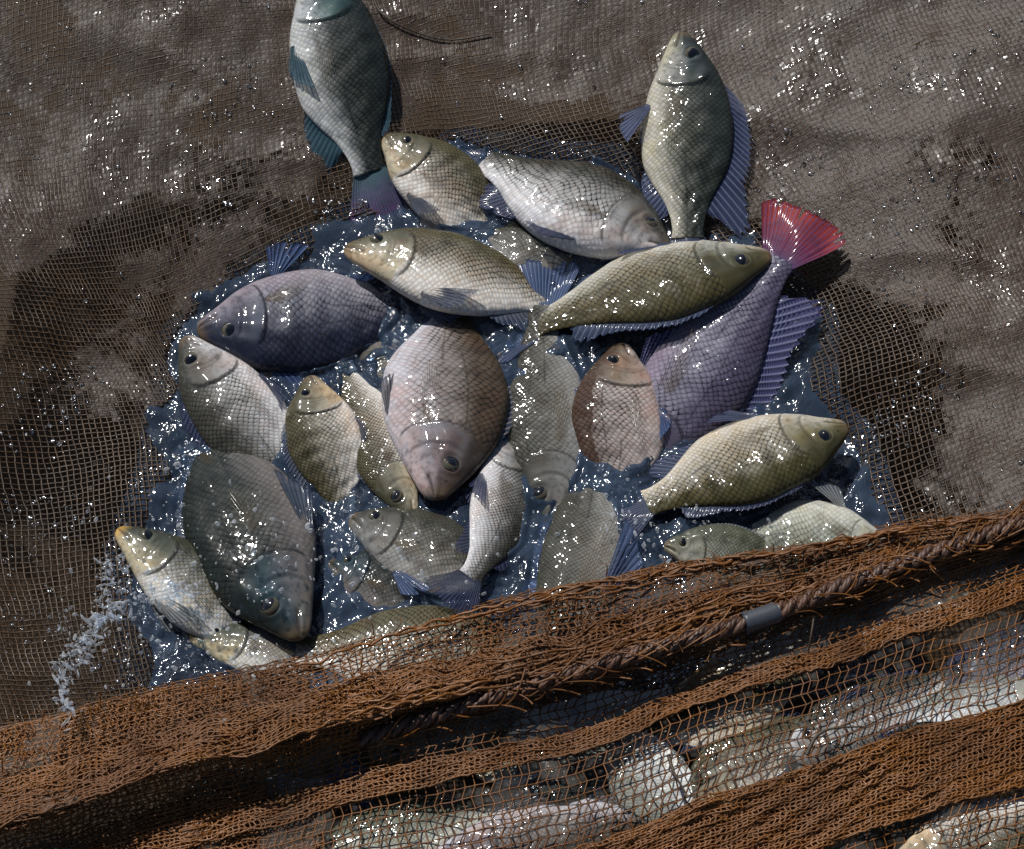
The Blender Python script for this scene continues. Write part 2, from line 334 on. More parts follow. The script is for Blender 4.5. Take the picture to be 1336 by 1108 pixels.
# ------------------------------------------------------------------ net height field
POOL = [(505, 262), (600, 190), (800, 215), (870, 290), (985, 335), (1062, 420), (1062, 520), (1112, 570), (1150, 690), (1190, 1000),
        (200, 1050), (185, 800), (170, 720), (208, 620), (238, 440), (300, 372), (450, 300)]
PW = np.array([P(x, y, 0.0)[:2] for x, y in POOL])
def pool_sd(x, y):
    """signed distance to the pool outline, positive outside (metres)"""
    x = np.asarray(x, float); y = np.asarray(y, float)
    best = np.full(x.shape, 1e9); ins = np.zeros(x.shape, bool)
    n = len(PW)
    for i in range(n):
        a = PW[i]; c = PW[(i + 1) % n]; e = c - a
        k = np.clip(((x - a[0]) * e[0] + (y - a[1]) * e[1]) / (e @ e), 0, 1)
        best = np.minimum(best, np.hypot(x - a[0] - k * e[0], y - a[1] - k * e[1]))
        cond = ((a[1] > y) != (c[1] > y)) & (x < (c[0] - a[0]) * (y - a[1]) / (c[1] - a[1] + 1e-12) + a[0])
        ins ^= cond
    return np.where(ins, -best, best)
S1, S2, S3 = Sines(3, 10, 2.2), Sines(5, 12, 6.5), Sines(8, 12, 16)
def H(x, y):
    d = pool_sd(x, y); d = d + (0.010 * S2(x * 1.3, y * 1.3) + 0.0012 * S3(x, y)) * np.exp(-(d / 0.06) ** 2)
    out = 0.30 * d - 0.12 * np.minimum(d, 0.6) ** 2
    g = np.clip(d / 0.12, 0, 1)
    a = np.abs(S1(x, y)); rid = -np.abs(S2(x * 0.6 + 0.2 * y, y * 1.1)) * 0.006
    out = out + g * (0.011 * S1(x, y) + 0.6 * rid + 0.0005 * S3(x, y)) + 0.0015
    inn = np.maximum(1.1 * d, -0.16 + 0.01 * S2(x, y))
    return np.where(d > 0, out, inn)

net = empty('fishing_net', (0, 0, 0))
tag(net, 'brown knotted fishing net sagging round the fish, with a roped hem across the front', 'fishing net')

def prisms(A, B, r, nsides=4):
    """thread segments from A to B as thin prisms"""
    n = len(A); d = B - A; L = np.linalg.norm(d, axis=1, keepdims=True) + 1e-9; d = d / L
    up = np.array([0, 0, 1.0]); u = np.cross(d, up); u /= (np.linalg.norm(u, axis=1, keepdims=True) + 1e-9); v = np.cross(u, d)
    rr = np.broadcast_to(np.asarray(r, float).reshape(-1, 1), (n, 1))
    V = []
    for Q in (A - d * rr * 0.3, B + d * rr * 0.3):
        for k in range(nsides):
            a = 2 * math.pi * k / nsides
            V.append(Q + (u * math.cos(a) + v * math.sin(a)) * rr)
    V = np.stack(V, 1).reshape(-1, 3)
    base = (np.arange(n) * 2 * nsides)[:, None]; F = []
    for k in range(nsides):
        k2 = (k + 1) % nsides
        F.append(base + np.array([[k, k2, nsides + k2, nsides + k]]))
    return V, np.stack(F, 1).reshape(-1, 4)
OCT = np.array([(1, 0, 0), (-1, 0, 0), (0, 1, 0), (0, -1, 0), (0, 0, 1), (0, 0, -1)], float)
OCF = np.array([(0, 2, 4), (2, 1, 4), (1, 3, 4), (3, 0, 4), (2, 0, 5), (1, 2, 5), (3, 1, 5), (0, 3, 5)])
def knots(C, r, seed=1):
    n = len(C); rs = np.random.RandomState(seed); s = r * (0.8 + 0.5 * rs.rand(n, 1, 1)) * np.array([1.15, 1.0, 0.8])
    a = rs.rand(n) * 6.28; ca, sa = np.cos(a), np.sin(a)
    O = np.repeat(OCT[None], n, 0) * s
    O = np.stack([O[..., 0] * ca[:, None] - O[..., 1] * sa[:, None], O[..., 0] * sa[:, None] + O[..., 1] * ca[:, None], O[..., 2]], -1)
    V = (C[:, None, :] + O).reshape(-1, 3); F = (np.arange(n)[:, None, None] * 6 + OCF[None]).reshape(-1, 3)
    return V, F

def net_sheet(nm, G, keep, r, kr, mt, mk, film, uvoff=(0, 0), prof=None, lift=0.0004):
    """G (nu,nv,3) lattice of knots -> netting part, knots and water film"""
    nu, nv = G.shape[:2]
    kv = keep
    e1 = (kv[:-1, :] & kv[1:, :]); e2 = (kv[:, :-1] & kv[:, 1:])
    sagm = []
    A = np.concatenate([G[:-1, :][e1], G[:, :-1][e2]]); B = np.concatenate([G[1:, :][e1], G[:, 1:][e2]])
    rr = r * (0.8 + 0.4 * np.random.RandomState(4).rand(len(A)))
    V, F = prisms(A, B, rr)
    o = mesh('netting', V, F, mt, net)
    KV, KF = knots(G[kv], kr)
    mesh('net_knots', KV, KF, mk, net, smooth=False)
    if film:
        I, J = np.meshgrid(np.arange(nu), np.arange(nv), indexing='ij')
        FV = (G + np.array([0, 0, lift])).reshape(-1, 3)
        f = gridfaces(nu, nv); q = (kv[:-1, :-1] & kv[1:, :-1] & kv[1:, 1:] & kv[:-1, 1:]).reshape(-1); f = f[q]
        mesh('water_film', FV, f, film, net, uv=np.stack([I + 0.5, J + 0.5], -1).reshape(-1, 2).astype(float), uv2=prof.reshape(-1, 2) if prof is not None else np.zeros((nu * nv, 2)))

CS = 0.0061
nu, nv = 322, 298
I, J = np.meshgrid(np.arange(nu) - nu / 2, np.arange(nv) - nv / 2, indexing='ij')
ang = rad(17)
X = (I * math.cos(ang) - J * math.sin(ang)) * CS; Y = (I * math.sin(ang) + J * math.cos(ang)) * CS + 0.17
wp1, wp2 = Sines(21, 8, 1.5), Sines(22, 8, 1.5); wq1, wq2 = Sines(23, 8, 7), Sines(24, 8, 7)
Xw = X + 0.022 * wp1(X, Y) + 0.0012 * wq1(X, Y); Yw = Y + 0.022 * wp2(X, Y) + 0.0012 * wq2(X, Y)
jr = np.random.RandomState(9)
Xw = Xw + jr.randn(*X.shape) * 0.0004; Yw = Yw + jr.randn(*X.shape) * 0.0004
Zw = H(Xw, Yw)
G = np.stack([Xw, Yw, Zw], -1)
FRONT0 = P(0, 1010, 0).y
line_y = lambda x: P(0, 1030, 0).y + (x - P(0, 1000, 0).x) / (P(1336, 700, 0).x - P(0, 1000, 0).x) * (P(1336, 740, 0).y - P(0, 1030, 0).y)
keep = (Yw > line_y(Xw) - 0.01) & (np.abs(Xw) < 0.85) & (Yw < 0.92)
_sd = pool_sd(Xw, Yw)
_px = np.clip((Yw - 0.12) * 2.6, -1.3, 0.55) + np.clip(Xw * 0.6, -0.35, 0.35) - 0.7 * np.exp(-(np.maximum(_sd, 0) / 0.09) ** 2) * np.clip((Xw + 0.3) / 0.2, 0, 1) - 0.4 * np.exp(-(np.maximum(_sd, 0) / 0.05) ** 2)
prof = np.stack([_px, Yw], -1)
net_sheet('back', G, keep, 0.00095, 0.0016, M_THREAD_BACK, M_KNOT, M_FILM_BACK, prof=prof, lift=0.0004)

# ------------------------------------------------------------------ front: gathered hem and sheet
XS = [-160, 0, 200, 400, 560, 740, 900, 1140, 1336, 1500]
LN = {
 'in': ([965, 935, 890, 846, 795, 748, 722, 684, 648, 618], -0.03),
 'A': ([985, 950, 905, 862, 812, 762, 738, 700, 664, 634], 0.050),
 'M': ([1060, 1015, 962, 905, 865, 820, 780, 725, 682, 645], 0.070),
 'B': ([1116, 1072, 1012, 955, 912, 872, 832, 768, 698, 648], 0.080),
 'Bu': ([1108, 1066, 1010, 955, 915, 876, 835, 766, 702, 652], 0.042),
 'C': ([1160, 1112, 1062, 1004, 952, 905, 860, 795, 716, 668], 0.034),
 'L1': ([1190, 1135, 1083, 1030, 990, 950, 900, 824, 746, 684], 0.034),
 'L2': ([1215, 1165, 1115, 1062, 1020, 976, 922, 850, 778, 712], 0.036),
 'L3': ([1320, 1280, 1235, 1190, 1155, 1108, 1054, 972, 908, 848], 0.030),
 'L4': ([1420, 1390, 1350, 1310, 1270, 1220, 1165, 1078, 1020, 965], 0.026),
 'L5': ([1560, 1530, 1490, 1450, 1415, 1370, 1330, 1250, 1190, 1130], 0.010),
}
ORDER = ['in', 'A', 'M', 'B', 'Bu', 'C', 'L1', 'L2', 'L3', 'L4', 'L5']
ROWS = [4, 8, 12, 5, 6, 4, 7, 9, 24, 11]       # rows in each zone
PLEAT = [0, 0.2, 0.8, 0.4, 0.2, 0, 0.3, 0.0, 0.35, 0.1]
NC = 132
xs = np.linspace(-130, 1470, NC)
wob = Sines(31, 8, 1 / 260.0); wob2 = Sines(32, 8, 1 / 90.0); wob3 = Sines(33, 10, 1 / 35.0)
def zat(k, x): return LN[k][1] - (0.024 if k in ('M', 'B') else 0.0) * np.clip((np.asarray(x, float) - 720) / 380, 0, 1) + (0.018 if k in ('B', 'Bu') else 0.0) * np.clip((650 - np.asarray(x, float)) / 400, 0, 1)
def lineat(k, x): return np.interp(x, XS, LN[k][0]) + (3.2 * wob(x, 7.0 * ORDER.index(k)) if k not in ('A', 'in') else 2 * wob(x, 3))
rows = []; jr = np.random.RandomState(12)
rowi = 0
BUMPS = [(250, 1030, 120, 0.010), (600, 950, 110, 0.016), (830, 1000, 110, 0.022), (1000, 870, 100, 0.014), (1120, 940, 110, 0.02), (1240, 780, 90, 0.014), (960, 985, 90, 0.012), (660, 1080, 130, 0.018), (1270, 1090, 120, 0.014)]
for zi in range(len(ORDER) - 1):
    k0, k1 = ORDER[zi], ORDER[zi + 1]; n = ROWS[zi]
    for r in range(n + (1 if zi == len(ORDER) - 2 else 0)):
        f = r / n
        sh = (0.5 * rowi) % 1.0
        x = xs + (0.45 * (rowi % 2)) * (xs[1] - xs[0]) + 1.5 * wob3(xs, rowi * 3.0) + jr.randn(NC) * 0.7
        fs = f
        if zi == 1: fs = f ** 0.9
        y = (1 - fs) * lineat(k0, x) + fs * lineat(k1, x)
        z0, z1 = zat(k0, x), zat(k1, x)
        z = (1 - f) * z0 + f * z1
        if zi == 1: z = z0 + (z1 - z0) * math.sin(f * math.pi / 2)
        pl = PLEAT[zi] * math.sin(math.pi * min(1, f * 1.0 + 0.02)) if zi not in (2,) else PLEAT[zi]
        z = z + pl * (0.004 * (1 if r % 2 else -1) + 0.002 * wob2(x, r * 11.0)) + 0.0028 * wob2(x, 40.0 * zi + 9 * f) * (1 if zi > 0 else 0)
        y = y + pl * (3.5 * wob2(x, 300 + r * 9.0) + 2.0 * wob3(x, 77.0 * r)) + jr.randn(NC) * 0.6
        if zi >= 4:
            for bx, by, bw, bh in BUMPS: z = z + bh * np.exp(-(((x - bx) ** 2 + 1.6 * (y - by) ** 2) / bw ** 2))
        rows.append(Pn(x, y, z)); rowi += 1
G2 = np.stack(rows, 1)
net_sheet('front', G2, np.ones(G2.shape[:2], bool), 0.00072, 0.0015, M_THREAD_FRONT, M_THREAD_FRONT, M_FILM_FRONT, lift=0.0002)
# second and third layer of the gathered hem, making it dense
def extra_layer(k0, k1, n, dz, seed, jit, x0=-130, x1=1470, r=0.00095, mat=M_THREAD_FRONT, hump=0.0, fine=False):
    nc = int((230 if fine else 190) * (x1 - x0) / 1600); xx = np.linspace(x0, x1, nc); jr = np.random.RandomState(seed); R = []
    wz = Sines(seed, 10, 1 / 70.0); wy = Sines(seed + 1, 10, 1 / 110.0)
    for r_ in range(n):
        f = r_ / (n - 1)
        x = xx + (0.5 * (r_ % 2)) * (xx[1] - xx[0]) + jr.randn(nc) * (0.7 if fine else 1.2)
        y = (1 - f) * lineat(k0, x) + f * lineat(k1, x) + jit * wy(x, r_ * 5.0) + jr.randn(nc)
        z = (1 - f) * zat(k0, x) + f * zat(k1, x) + dz + (0.0011 if fine else 0.0026) * wz(x, r_ * 14.0) + hump * math.sin(math.pi * f)
        if k0[0] in 'CL':
            for bx, by, bw, bh in BUMPS: z = z + bh * np.exp(-(((x - bx) ** 2 + 1.6 * (y - by) ** 2) / bw ** 2))
        R.append(Pn(x, y, z))
    g = np.stack(R, 1); e = np.ones(g.shape[:2], bool)
    A = np.concatenate([g[:-1].reshape(-1, 3), g[:, :-1].reshape(-1, 3)]); B = np.concatenate([g[1:].reshape(-1, 3), g[:, 1:].reshape(-1, 3)])
    V, F = prisms(A, B, r * (0.7 + 0.6 * jr.rand(len(A)))); KV, KF = knots(g.reshape(-1, 3), r * 1.6, seed)
    mesh('netting_fold', np.concatenate([V, KV]), [F, KF + len(V)], mat, net)
extra_layer('M', 'B', 16, 0.004, 51, 4)
extra_layer('M', 'B', 13, -0.006, 52, 4)
extra_layer('A', 'M', 13, -0.004, 53, 2, x1=400, fine=True)
extra_layer('A', 'M', 12, -0.009, 73, 2, x1=380, fine=True)
extra_layer('M', 'B', 12, 0.002, 74, 2, x1=700, fine=True)
extra_layer('A', 'M', 9, -0.007, 63, 4, x0=620, x1=1470)
extra_layer('B', 'C', 9, -0.012, 54, 4)
extra_layer('B', 'Bu', 7, -0.004, 64, 4)
for _sd2, _dz in ((55, 0.004), (65, -0.003)):
    extra_layer('L1', 'L2', 9, _dz, _sd2, 2, fine=True)
    extra_layer('L3', 'L4', 27, _dz, _sd2 + 1, 2, fine=True)
extra_layer('L3', 'L4', 27, 0.008, 68, 2, fine=True)
extra_layer('C', 'L1', 8, -0.002, 57, 2, x1=340, fine=True)
extra_layer('L2', 'L3', 26, -0.002, 58, 2, x1=420, fine=True)
extra_layer('L2', 'L3', 24, -0.006, 59, 2, x1=330, fine=True)

def tube(pts, r, sides=6, closed_ends=True):
    pts = np.asarray(pts, float); n = len(pts); d = np.gradient(pts, axis=0); d /= np.linalg.norm(d, axis=1, keepdims=True) + 1e-9
    up = np.array([0.1, 0.2, 1.0]); u = np.cross(d, up); u /= np.linalg.norm(u, axis=1, keepdims=True) + 1e-9; v = np.cross(u, d)
    a = np.arange(sides) * 2 * math.pi / sides; r = np.broadcast_to(np.asarray(r, float), (n,))
    V = (pts[:, None] + (u[:, None] * np.cos(a)[None, :, None] + v[:, None] * np.sin(a)[None, :, None]) * r[:, None, None]).reshape(-1, 3)
    F = [gridfaces(n, sides, True)]
    if closed_ends:
        F += [np.array([list(range(sides))[::-1]]), np.array([[(n - 1) * sides + k for k in range(sides)]])]
    return V, F
def spline(pts, n):
    pts = np.asarray(pts, float); t = np.linspace(0, 1, len(pts)); tt = np.linspace(0, 1, n); o = []
    for k in range(pts.shape[1]):
        m = np.gradient(pts[:, k], t); i = np.clip(np.searchsorted(t, tt, 'right') - 1, 0, len(t) - 2); h = t[i + 1] - t[i]; s = (tt - t[i]) / h
        o.append((2 * s**3 - 3 * s**2 + 1) * pts[i, k] + (s**3 - 2 * s**2 + s) * h * m[i] + (-2 * s**3 + 3 * s**2) * pts[i + 1, k] + (s**3 - s**2) * h * m[i + 1])
    return np.stack(o, 1)
def joinVF(parts):
    V = []; F = {}; off = 0
    for v, fs in parts:
        for f in fs: F.setdefault(f.shape[1], []).append(f + off)
        V.append(v); off += len(v)
    return np.concatenate(V), [np.concatenate(f) for f in F.values()]

# rope of three strands along the hem
rp = spline([(470, 965, .050), (580, 930, .068), (700, 893, .082), (850, 848, .086), (993, 806, .080), (1100, 764, .072), (1200, 728, .070), (1336, 680, .070), (1480, 628, .070)], 420)
RC = Pn(rp[:, 0], rp[:, 1], rp[:, 2])
d = np.gradient(RC, axis=0); seg = np.linalg.norm(d, axis=1); s_ = np.cumsum(seg); d /= seg[:, None]
u = np.cross(d, [0, 0, 1.0]); u /= np.linalg.norm(u, axis=1, keepdims=True); v = np.cross(u, d)
strands = []
for k in range(3):
    a = s_ / 0.052 * 2 * math.pi + k * 2.0944
    for q in range(3):
        a2 = a * 2.3 + q * 2.0944
        c = RC + (u * np.cos(a)[:, None] + v * np.sin(a)[:, None]) * 0.0047 + (u * np.cos(a2)[:, None] + v * np.sin(a2)[:, None]) * 0.0020
        strands.append(tube(c, 0.0030 + 0.0003 * np.sin(a * 5), 6))
V, F = joinVF(strands); rope = mesh('rope', V, F, M_ROPE, net)
c0 = int(np.argmin(np.abs(rp[:, 0] - 970))); c1 = int(np.argmin(np.abs(rp[:, 0] - 1017)))
cc = RC[c0:c1]; n_ = len(cc); rr_ = np.full(n_, 0.0110); rr_[0] = rr_[-1] = 0.0100
V, F = tube(cc, rr_, 32); mesh('ferrule', V, F, M_FERR, rope)

# threads wound round the rope
wr = []
for k in range(110):
    jr = np.random.RandomState(900 + k); i0 = jr.randint(0, 380); n_ = jr.randint(14, 40)
    if i0 + n_ > c0 - 2 and i0 < c1 + 2: continue
    idx = np.clip(np.arange(i0, i0 + n_), 0, 419); a = jr.rand() * 6.28 + (s_[idx] - s_[idx][0]) / jr.uniform(0.012, 0.05) * jr.choice([-1, 1])
    rr_ = 0.0100 + 0.0015 * jr.rand() + np.linspace(0, 1, n_) ** 4 * 0.012
    wr.append(tube(RC[idx] + (u[idx] * np.cos(a)[:, None] + v[idx] * np.sin(a)[:, None]) * rr_[:, None], 0.0007 + 0.0004 * jr.rand(), 5))
V, F = joinVF(wr); mesh('loose_fibres', V, F, M_THREAD_FRONT, rope)['kind'] = 'stuff'
# gathered cords along the hem
for k in range(16):
    jr = np.random.RandomState(100 + k); x0 = jr.uniform(380, 900) if k > 4 else jr.uniform(500, 760); x1 = min(1460, x0 + jr.uniform(420, 900))
    x = np.linspace(x0, x1, 160); f = jr.uniform(0.25, 1.0) if k % 3 else jr.uniform(-0.02, 0.15)
    g = f + 0.12 * np.sin(x / jr.uniform(90, 160) + k)
    k0, k1 = ('M', 'B') if k % 3 else ('A', 'M')
    g = np.clip(g, 0.0, 1.05)
    y = (1 - g) * lineat(k0, x) + g * lineat(k1, x) + Sines(200 + k, 6, 1 / 40.0)(x, 0) * 1.6
    z = (1 - g) * zat(k0, x) + g * zat(k1, x) + 0.012 + 0.003 * Sines(230 + k, 6, 1 / 60.0)(x, 0)
    V, F = tube(Pn(x, y, z), 0.0011 + 0.0005 * jr.rand(), 6); mesh('cord', V, F, M_THREAD_FRONT, net)
# loose fibres sticking out of the hem
fib = []
for k in range(260):
    jr = np.random.RandomState(400 + k); x = jr.uniform(420, 1336) if k % 4 else jr.uniform(0, 420)
    g = jr.rand() ** 1.3; ky = (1 - g) * np.interp(x, XS, LN['A'][0]) + g * np.interp(x, XS, LN['B'][0])
    p = np.array(P(x, ky, 0.055 + 0.035 * g)); L = jr.uniform(0.008, 0.03); a = jr.uniform(0, 6.28)
    q = p + np.array([math.cos(a) * L * 0.6, math.sin(a) * L * 0.6, jr.uniform(0.006, 0.018)])
    e = q + np.array([math.cos(a + 1.2), math.sin(a + 1.2), jr.uniform(-1, 0.4)]) * L * 0.5
    fib.append(tube(spline([p, q, e], 8), np.linspace(0.0008, 0.0003, 8), 4))
V, F = joinVF(fib); mesh('loose_fibres', V, F, M_THREAD_FRONT, net)['kind'] = 'stuff'

# ------------------------------------------------------------------ water in the bowl + pond below

pw = mesh('pond_water', np.array([(-60, -60, -0.3), (60, -60, -0.3), (60, 60, -0.3), (-60, 60, -0.3)], float), np.array([[0, 1, 2, 3]]), pond_mat())
tag(pw, kind='structure')

# ------------------------------------------------------------------ fish
TT = np.array([0, .008, .025, .05, .09, .15, .22, .30, .38, .46, .55, .65, .75, .84, .92, .97, 1.0])
TOP = np.array([.02, .062, .100, .142, .200, .285, .365, .425, .455, .475, .455, .395, .30, .215, .165, .155, .165])
BOT = np.array([-.02, -.06, -.095, -.128, -.170, -.24, -.315, -.385, -.43, -.455, -.455, -.415, -.32, -.215, -.16, -.15, -.16])
HZ = np.array([.012, .035, .055, .075, .10, .135, .165, .185, .195, .19, .172, .14, .10, .068, .045, .034, .022])
def pch(t, V):
    m = np.gradient(V, TT); i = np.clip(np.searchsorted(TT, t, 'right') - 1, 0, len(TT) - 2); h = TT[i + 1] - TT[i]; s = (t - TT[i]) / h
    return (2*s**3 - 3*s**2 + 1) * V[i] + (s**3 - 2*s**2 + s) * h * m[i] + (-2*s**3 + 3*s**2) * V[i+1] + (s**3 - s**2) * h * m[i+1]
def sstep(a, b, x): t = np.clip((x - a) / (b - a), 0, 1); return t * t * (3 - 2 * t)
PEXP = 2.05
class Fish:
    def __init__(s, L, D, fat=1.0, bz=0.0, by=0.0, seed=0):
        s.L, s.D, s.fat, s.bz, s.by = L, D, fat, bz, by
        r = np.random.RandomState(seed + 77); s.v = r.uniform(-1, 1, 8)
    def deform(s, C):
        """lateral bend bz (towards +z at both ends) and in-plane bend by; C in metres, x=0 at nose end -> +x nose"""
        C = np.array(C, float); t = (0.5 - C[..., 0] / s.L)
        for amt, ax in ((s.bz, 2), (s.by, 1)):
            if amt:
                q = np.where(t > 0.35, (t - 0.35) ** 2, 0.35 * (t - 0.35) ** 2)
                C[..., ax] = C[..., ax] + amt * s.L * q
                C[..., 0] = C[..., 0] + (C[..., ax] - amt * s.L * q) * 2 * amt * np.where(t > 0.35, (t - 0.35), 0.35 * (t - 0.35))
        return C
    def prof(s, t):
        v = s.v; t = np.asarray(t, float)
        w1 = np.exp(-((t - 0.2) / 0.1) ** 2); w2 = np.exp(-((t - 0.42) / 0.15) ** 2); w3 = np.exp(-((t - 0.7) / 0.12) ** 2)
        k1 = 1 + 0.09 * v[0] * w1 + 0.03 * v[1] * w2 + 0.08 * v[2] * w3; k2 = 1 + 0.07 * v[3] * w1 + 0.07 * v[4] * w2 + 0.09 * v[5] * w3
        return pch(t, TOP) * s.D * k1, pch(t, BOT) * s.D * k2, pch(t, HZ) * s.D * s.fat * (1 + 0.1 * v[6])
    def surf(s, t, yn, side=1, out=0.0):
        t = np.asarray(t, float); a, b, h = s.prof(t); yc = (a + b) / 2; hy = (a - b) / 2
        z = h * (1 - np.abs(yn) ** PEXP) ** (1 / PEXP)
        return np.stack([(0.5 - t) * s.L, yc + yn * hy, side * (z + out)], -1)
    def body(s):
        NT, NR = 132, 72
        t = np.linspace(0, 1, NT) ** 1.25; t = 0.5 * t + 0.5 * np.linspace(0, 1, NT)
        th = np.arange(NR) / NR * 2 * math.pi                 # 0 = dorsal
        cy, cz = np.cos(th), np.sin(th)
        yn = np.sign(cy) * np.abs(cy) ** (2 / PEXP); zn = np.sign(cz) * np.abs(cz) ** (2 / PEXP)
        a, b, h = s.prof(t); yc = ((a + b) / 2)[:, None]; hy = ((a - b) / 2)[:, None]
        T = t[:, None] + 0 * yn[None]; YN = yn[None] + 0 * T
        Yp = yc + hy * YN; Zp = h[:, None] * zn[None]
        # relief
        D = s.D; r = np.zeros_like(T)
        qq = np.clip(1 - ((YN + 0.12) / 0.80) ** 2, 0, 1); te = 0.215 + 0.085 * np.sqrt(qq)
        msk = sstep(0, 0.25, qq)
        r += msk * 0.020 * np.where(T < te, np.exp(-(te - T) / 0.045), -0.35 * np.exp(-(T - te) / 0.012))
        tp = 0.135 + 0.070 * np.sqrt(np.clip(1 - ((YN + 0.2) / 0.72) ** 2, 0, 1)); r -= msk * 0.008 * np.exp(-((T - tp) / 0.006) ** 2)
        r += msk * 0.006 * np.exp(-((T - tp + 0.02) / 0.015) ** 2)
        ey = np.hypot((T - 0.135) * s.L, (Yp - s.surf(0.135, 0.30)[1])) / (0.036 * s.L)
        r += 0.014 * np.exp(-((ey - 1.15) / 0.22) ** 2) - 0.010 * np.exp(-(ey / 0.8) ** 2)
        my = -0.10 - 3.6 * T; mk = sstep(0.11, 0.075, T)
        r -= 0.016 * mk * np.exp(-((YN - my) / 0.13) ** 2); r += 0.010 * mk * np.exp(-((YN - my - 0.3) / 0.16) ** 2) + 0.010 * mk * np.exp(-((YN - my + 0.3) / 0.16) ** 2)
        rz = Sines(int(abs(s.v[0]) * 1e4) % 9999, 10, 1.0); r += 0.006 * rz(T * 7, YN * 1.6) * sstep(0.05, 0.2, T)
        r -= 0.004 * np.exp(-((T - 0.085 - 0.02 * YN) / 0.006) ** 2) * sstep(0.5, 0.0, np.abs(YN + 0.1))
        w_ = np.abs(zn)[None] ** 0.7
        Zp = Zp + np.sign(zn)[None] * r * D * w_ * np.minimum(1, h[:, None] / (0.06 * D))
        Xp = (0.5 - T) * s.L
        C = np.stack([Xp, Yp, Zp], -1)
        dl = np.linalg.norm(np.roll(C, -1, 1) - C, axis=2); cum = np.concatenate([np.zeros((NT, 1)), np.cumsum(dl, 1)[:, :-1]], 1); tot = dl.sum(1, keepdims=True)
        arc = np.minimum(cum, tot - cum)
        ss = s.D / 24.0
        uv = np.stack([(T * s.L) / ss, (arc - 0.0 * T) / ss * 0.92], -1).reshape(-1, 2)
        pr = np.stack([T, YN * 0.5 + 0.5], -1).reshape(-1, 2)
        V = s.deform(C).reshape(-1, 3)
        F = [gridfaces(NT, NR, True), np.array([list(range(NR))]), np.array([[(NT - 1) * NR + k for k in range(NR)][::-1]])]
        return V, F, uv, pr
    def sheet(s, Bs, Ts, nr, nrm, corr=0.00035, thick=0.0005, rows=14, wave=0.0, seed=0, cut=None):
        """fin between base curve Bs and tip curve Ts (n,3), nr rays; returns closed thin mesh"""
        n = len(Bs); u = np.linspace(0, 1, n); vv = np.linspace(0, 1, rows)
        rr = np.random.RandomState(seed + 31); cutv = 0.05 * rr.rand(nr + 2)[(u * nr).astype(int)]
        for _ in range(2 + nr // 8): cutv = cutv + rr.uniform(0.08, 0.34) * np.exp(-((u - rr.rand()) / (0.22 / nr)) ** 2)
        Ts = Bs + (Ts - Bs) * (1 - cutv)[:, None]
        C = Bs[:, None] * (1 - vv[None, :, None]) + Ts[:, None] * vv[None, :, None]
        nrm = np.asarray(nrm, float); nrm = nrm / np.linalg.norm(nrm)
        dsp = corr * np.cos(u * nr * 2 * math.pi)[:, None] * sstep(0, 0.2, vv)[None] + wave * np.sin(u * 9 + seed)[:, None] * vv[None] + 0.6 * wave * np.sin(u[:, None] * 5 + vv[None] * 4 + seed)
        th = thick * (1 - 0.6 * vv)[None, :, None]
        c = C + nrm * dsp[..., None]
        Vt = s.deform(c + nrm * th).reshape(-1, 3); Vb = s.deform(c - nrm * th).reshape(-1, 3)
        f = gridfaces(n, rows); N = n * rows
        edge = [k for k in range(rows)] + [i * rows + rows - 1 for i in range(1, n)] + [(n - 1) * rows + k for k in range(rows - 2, -1, -1)] + [i * rows for i in range(n - 2, 0, -1)]
        e = np.array(edge); e2 = np.roll(e, -1)
        F = np.concatenate([f[:, ::-1], f + N, np.stack([e, e2, e2 + N, e + N], 1)])
        uv = np.stack([(u[:, None] * nr + 0 * vv[None]), 0 * u[:, None] + vv[None]], -1).reshape(-1, 2)
        return np.concatenate([Vt, Vb]), F, np.concatenate([uv, uv])

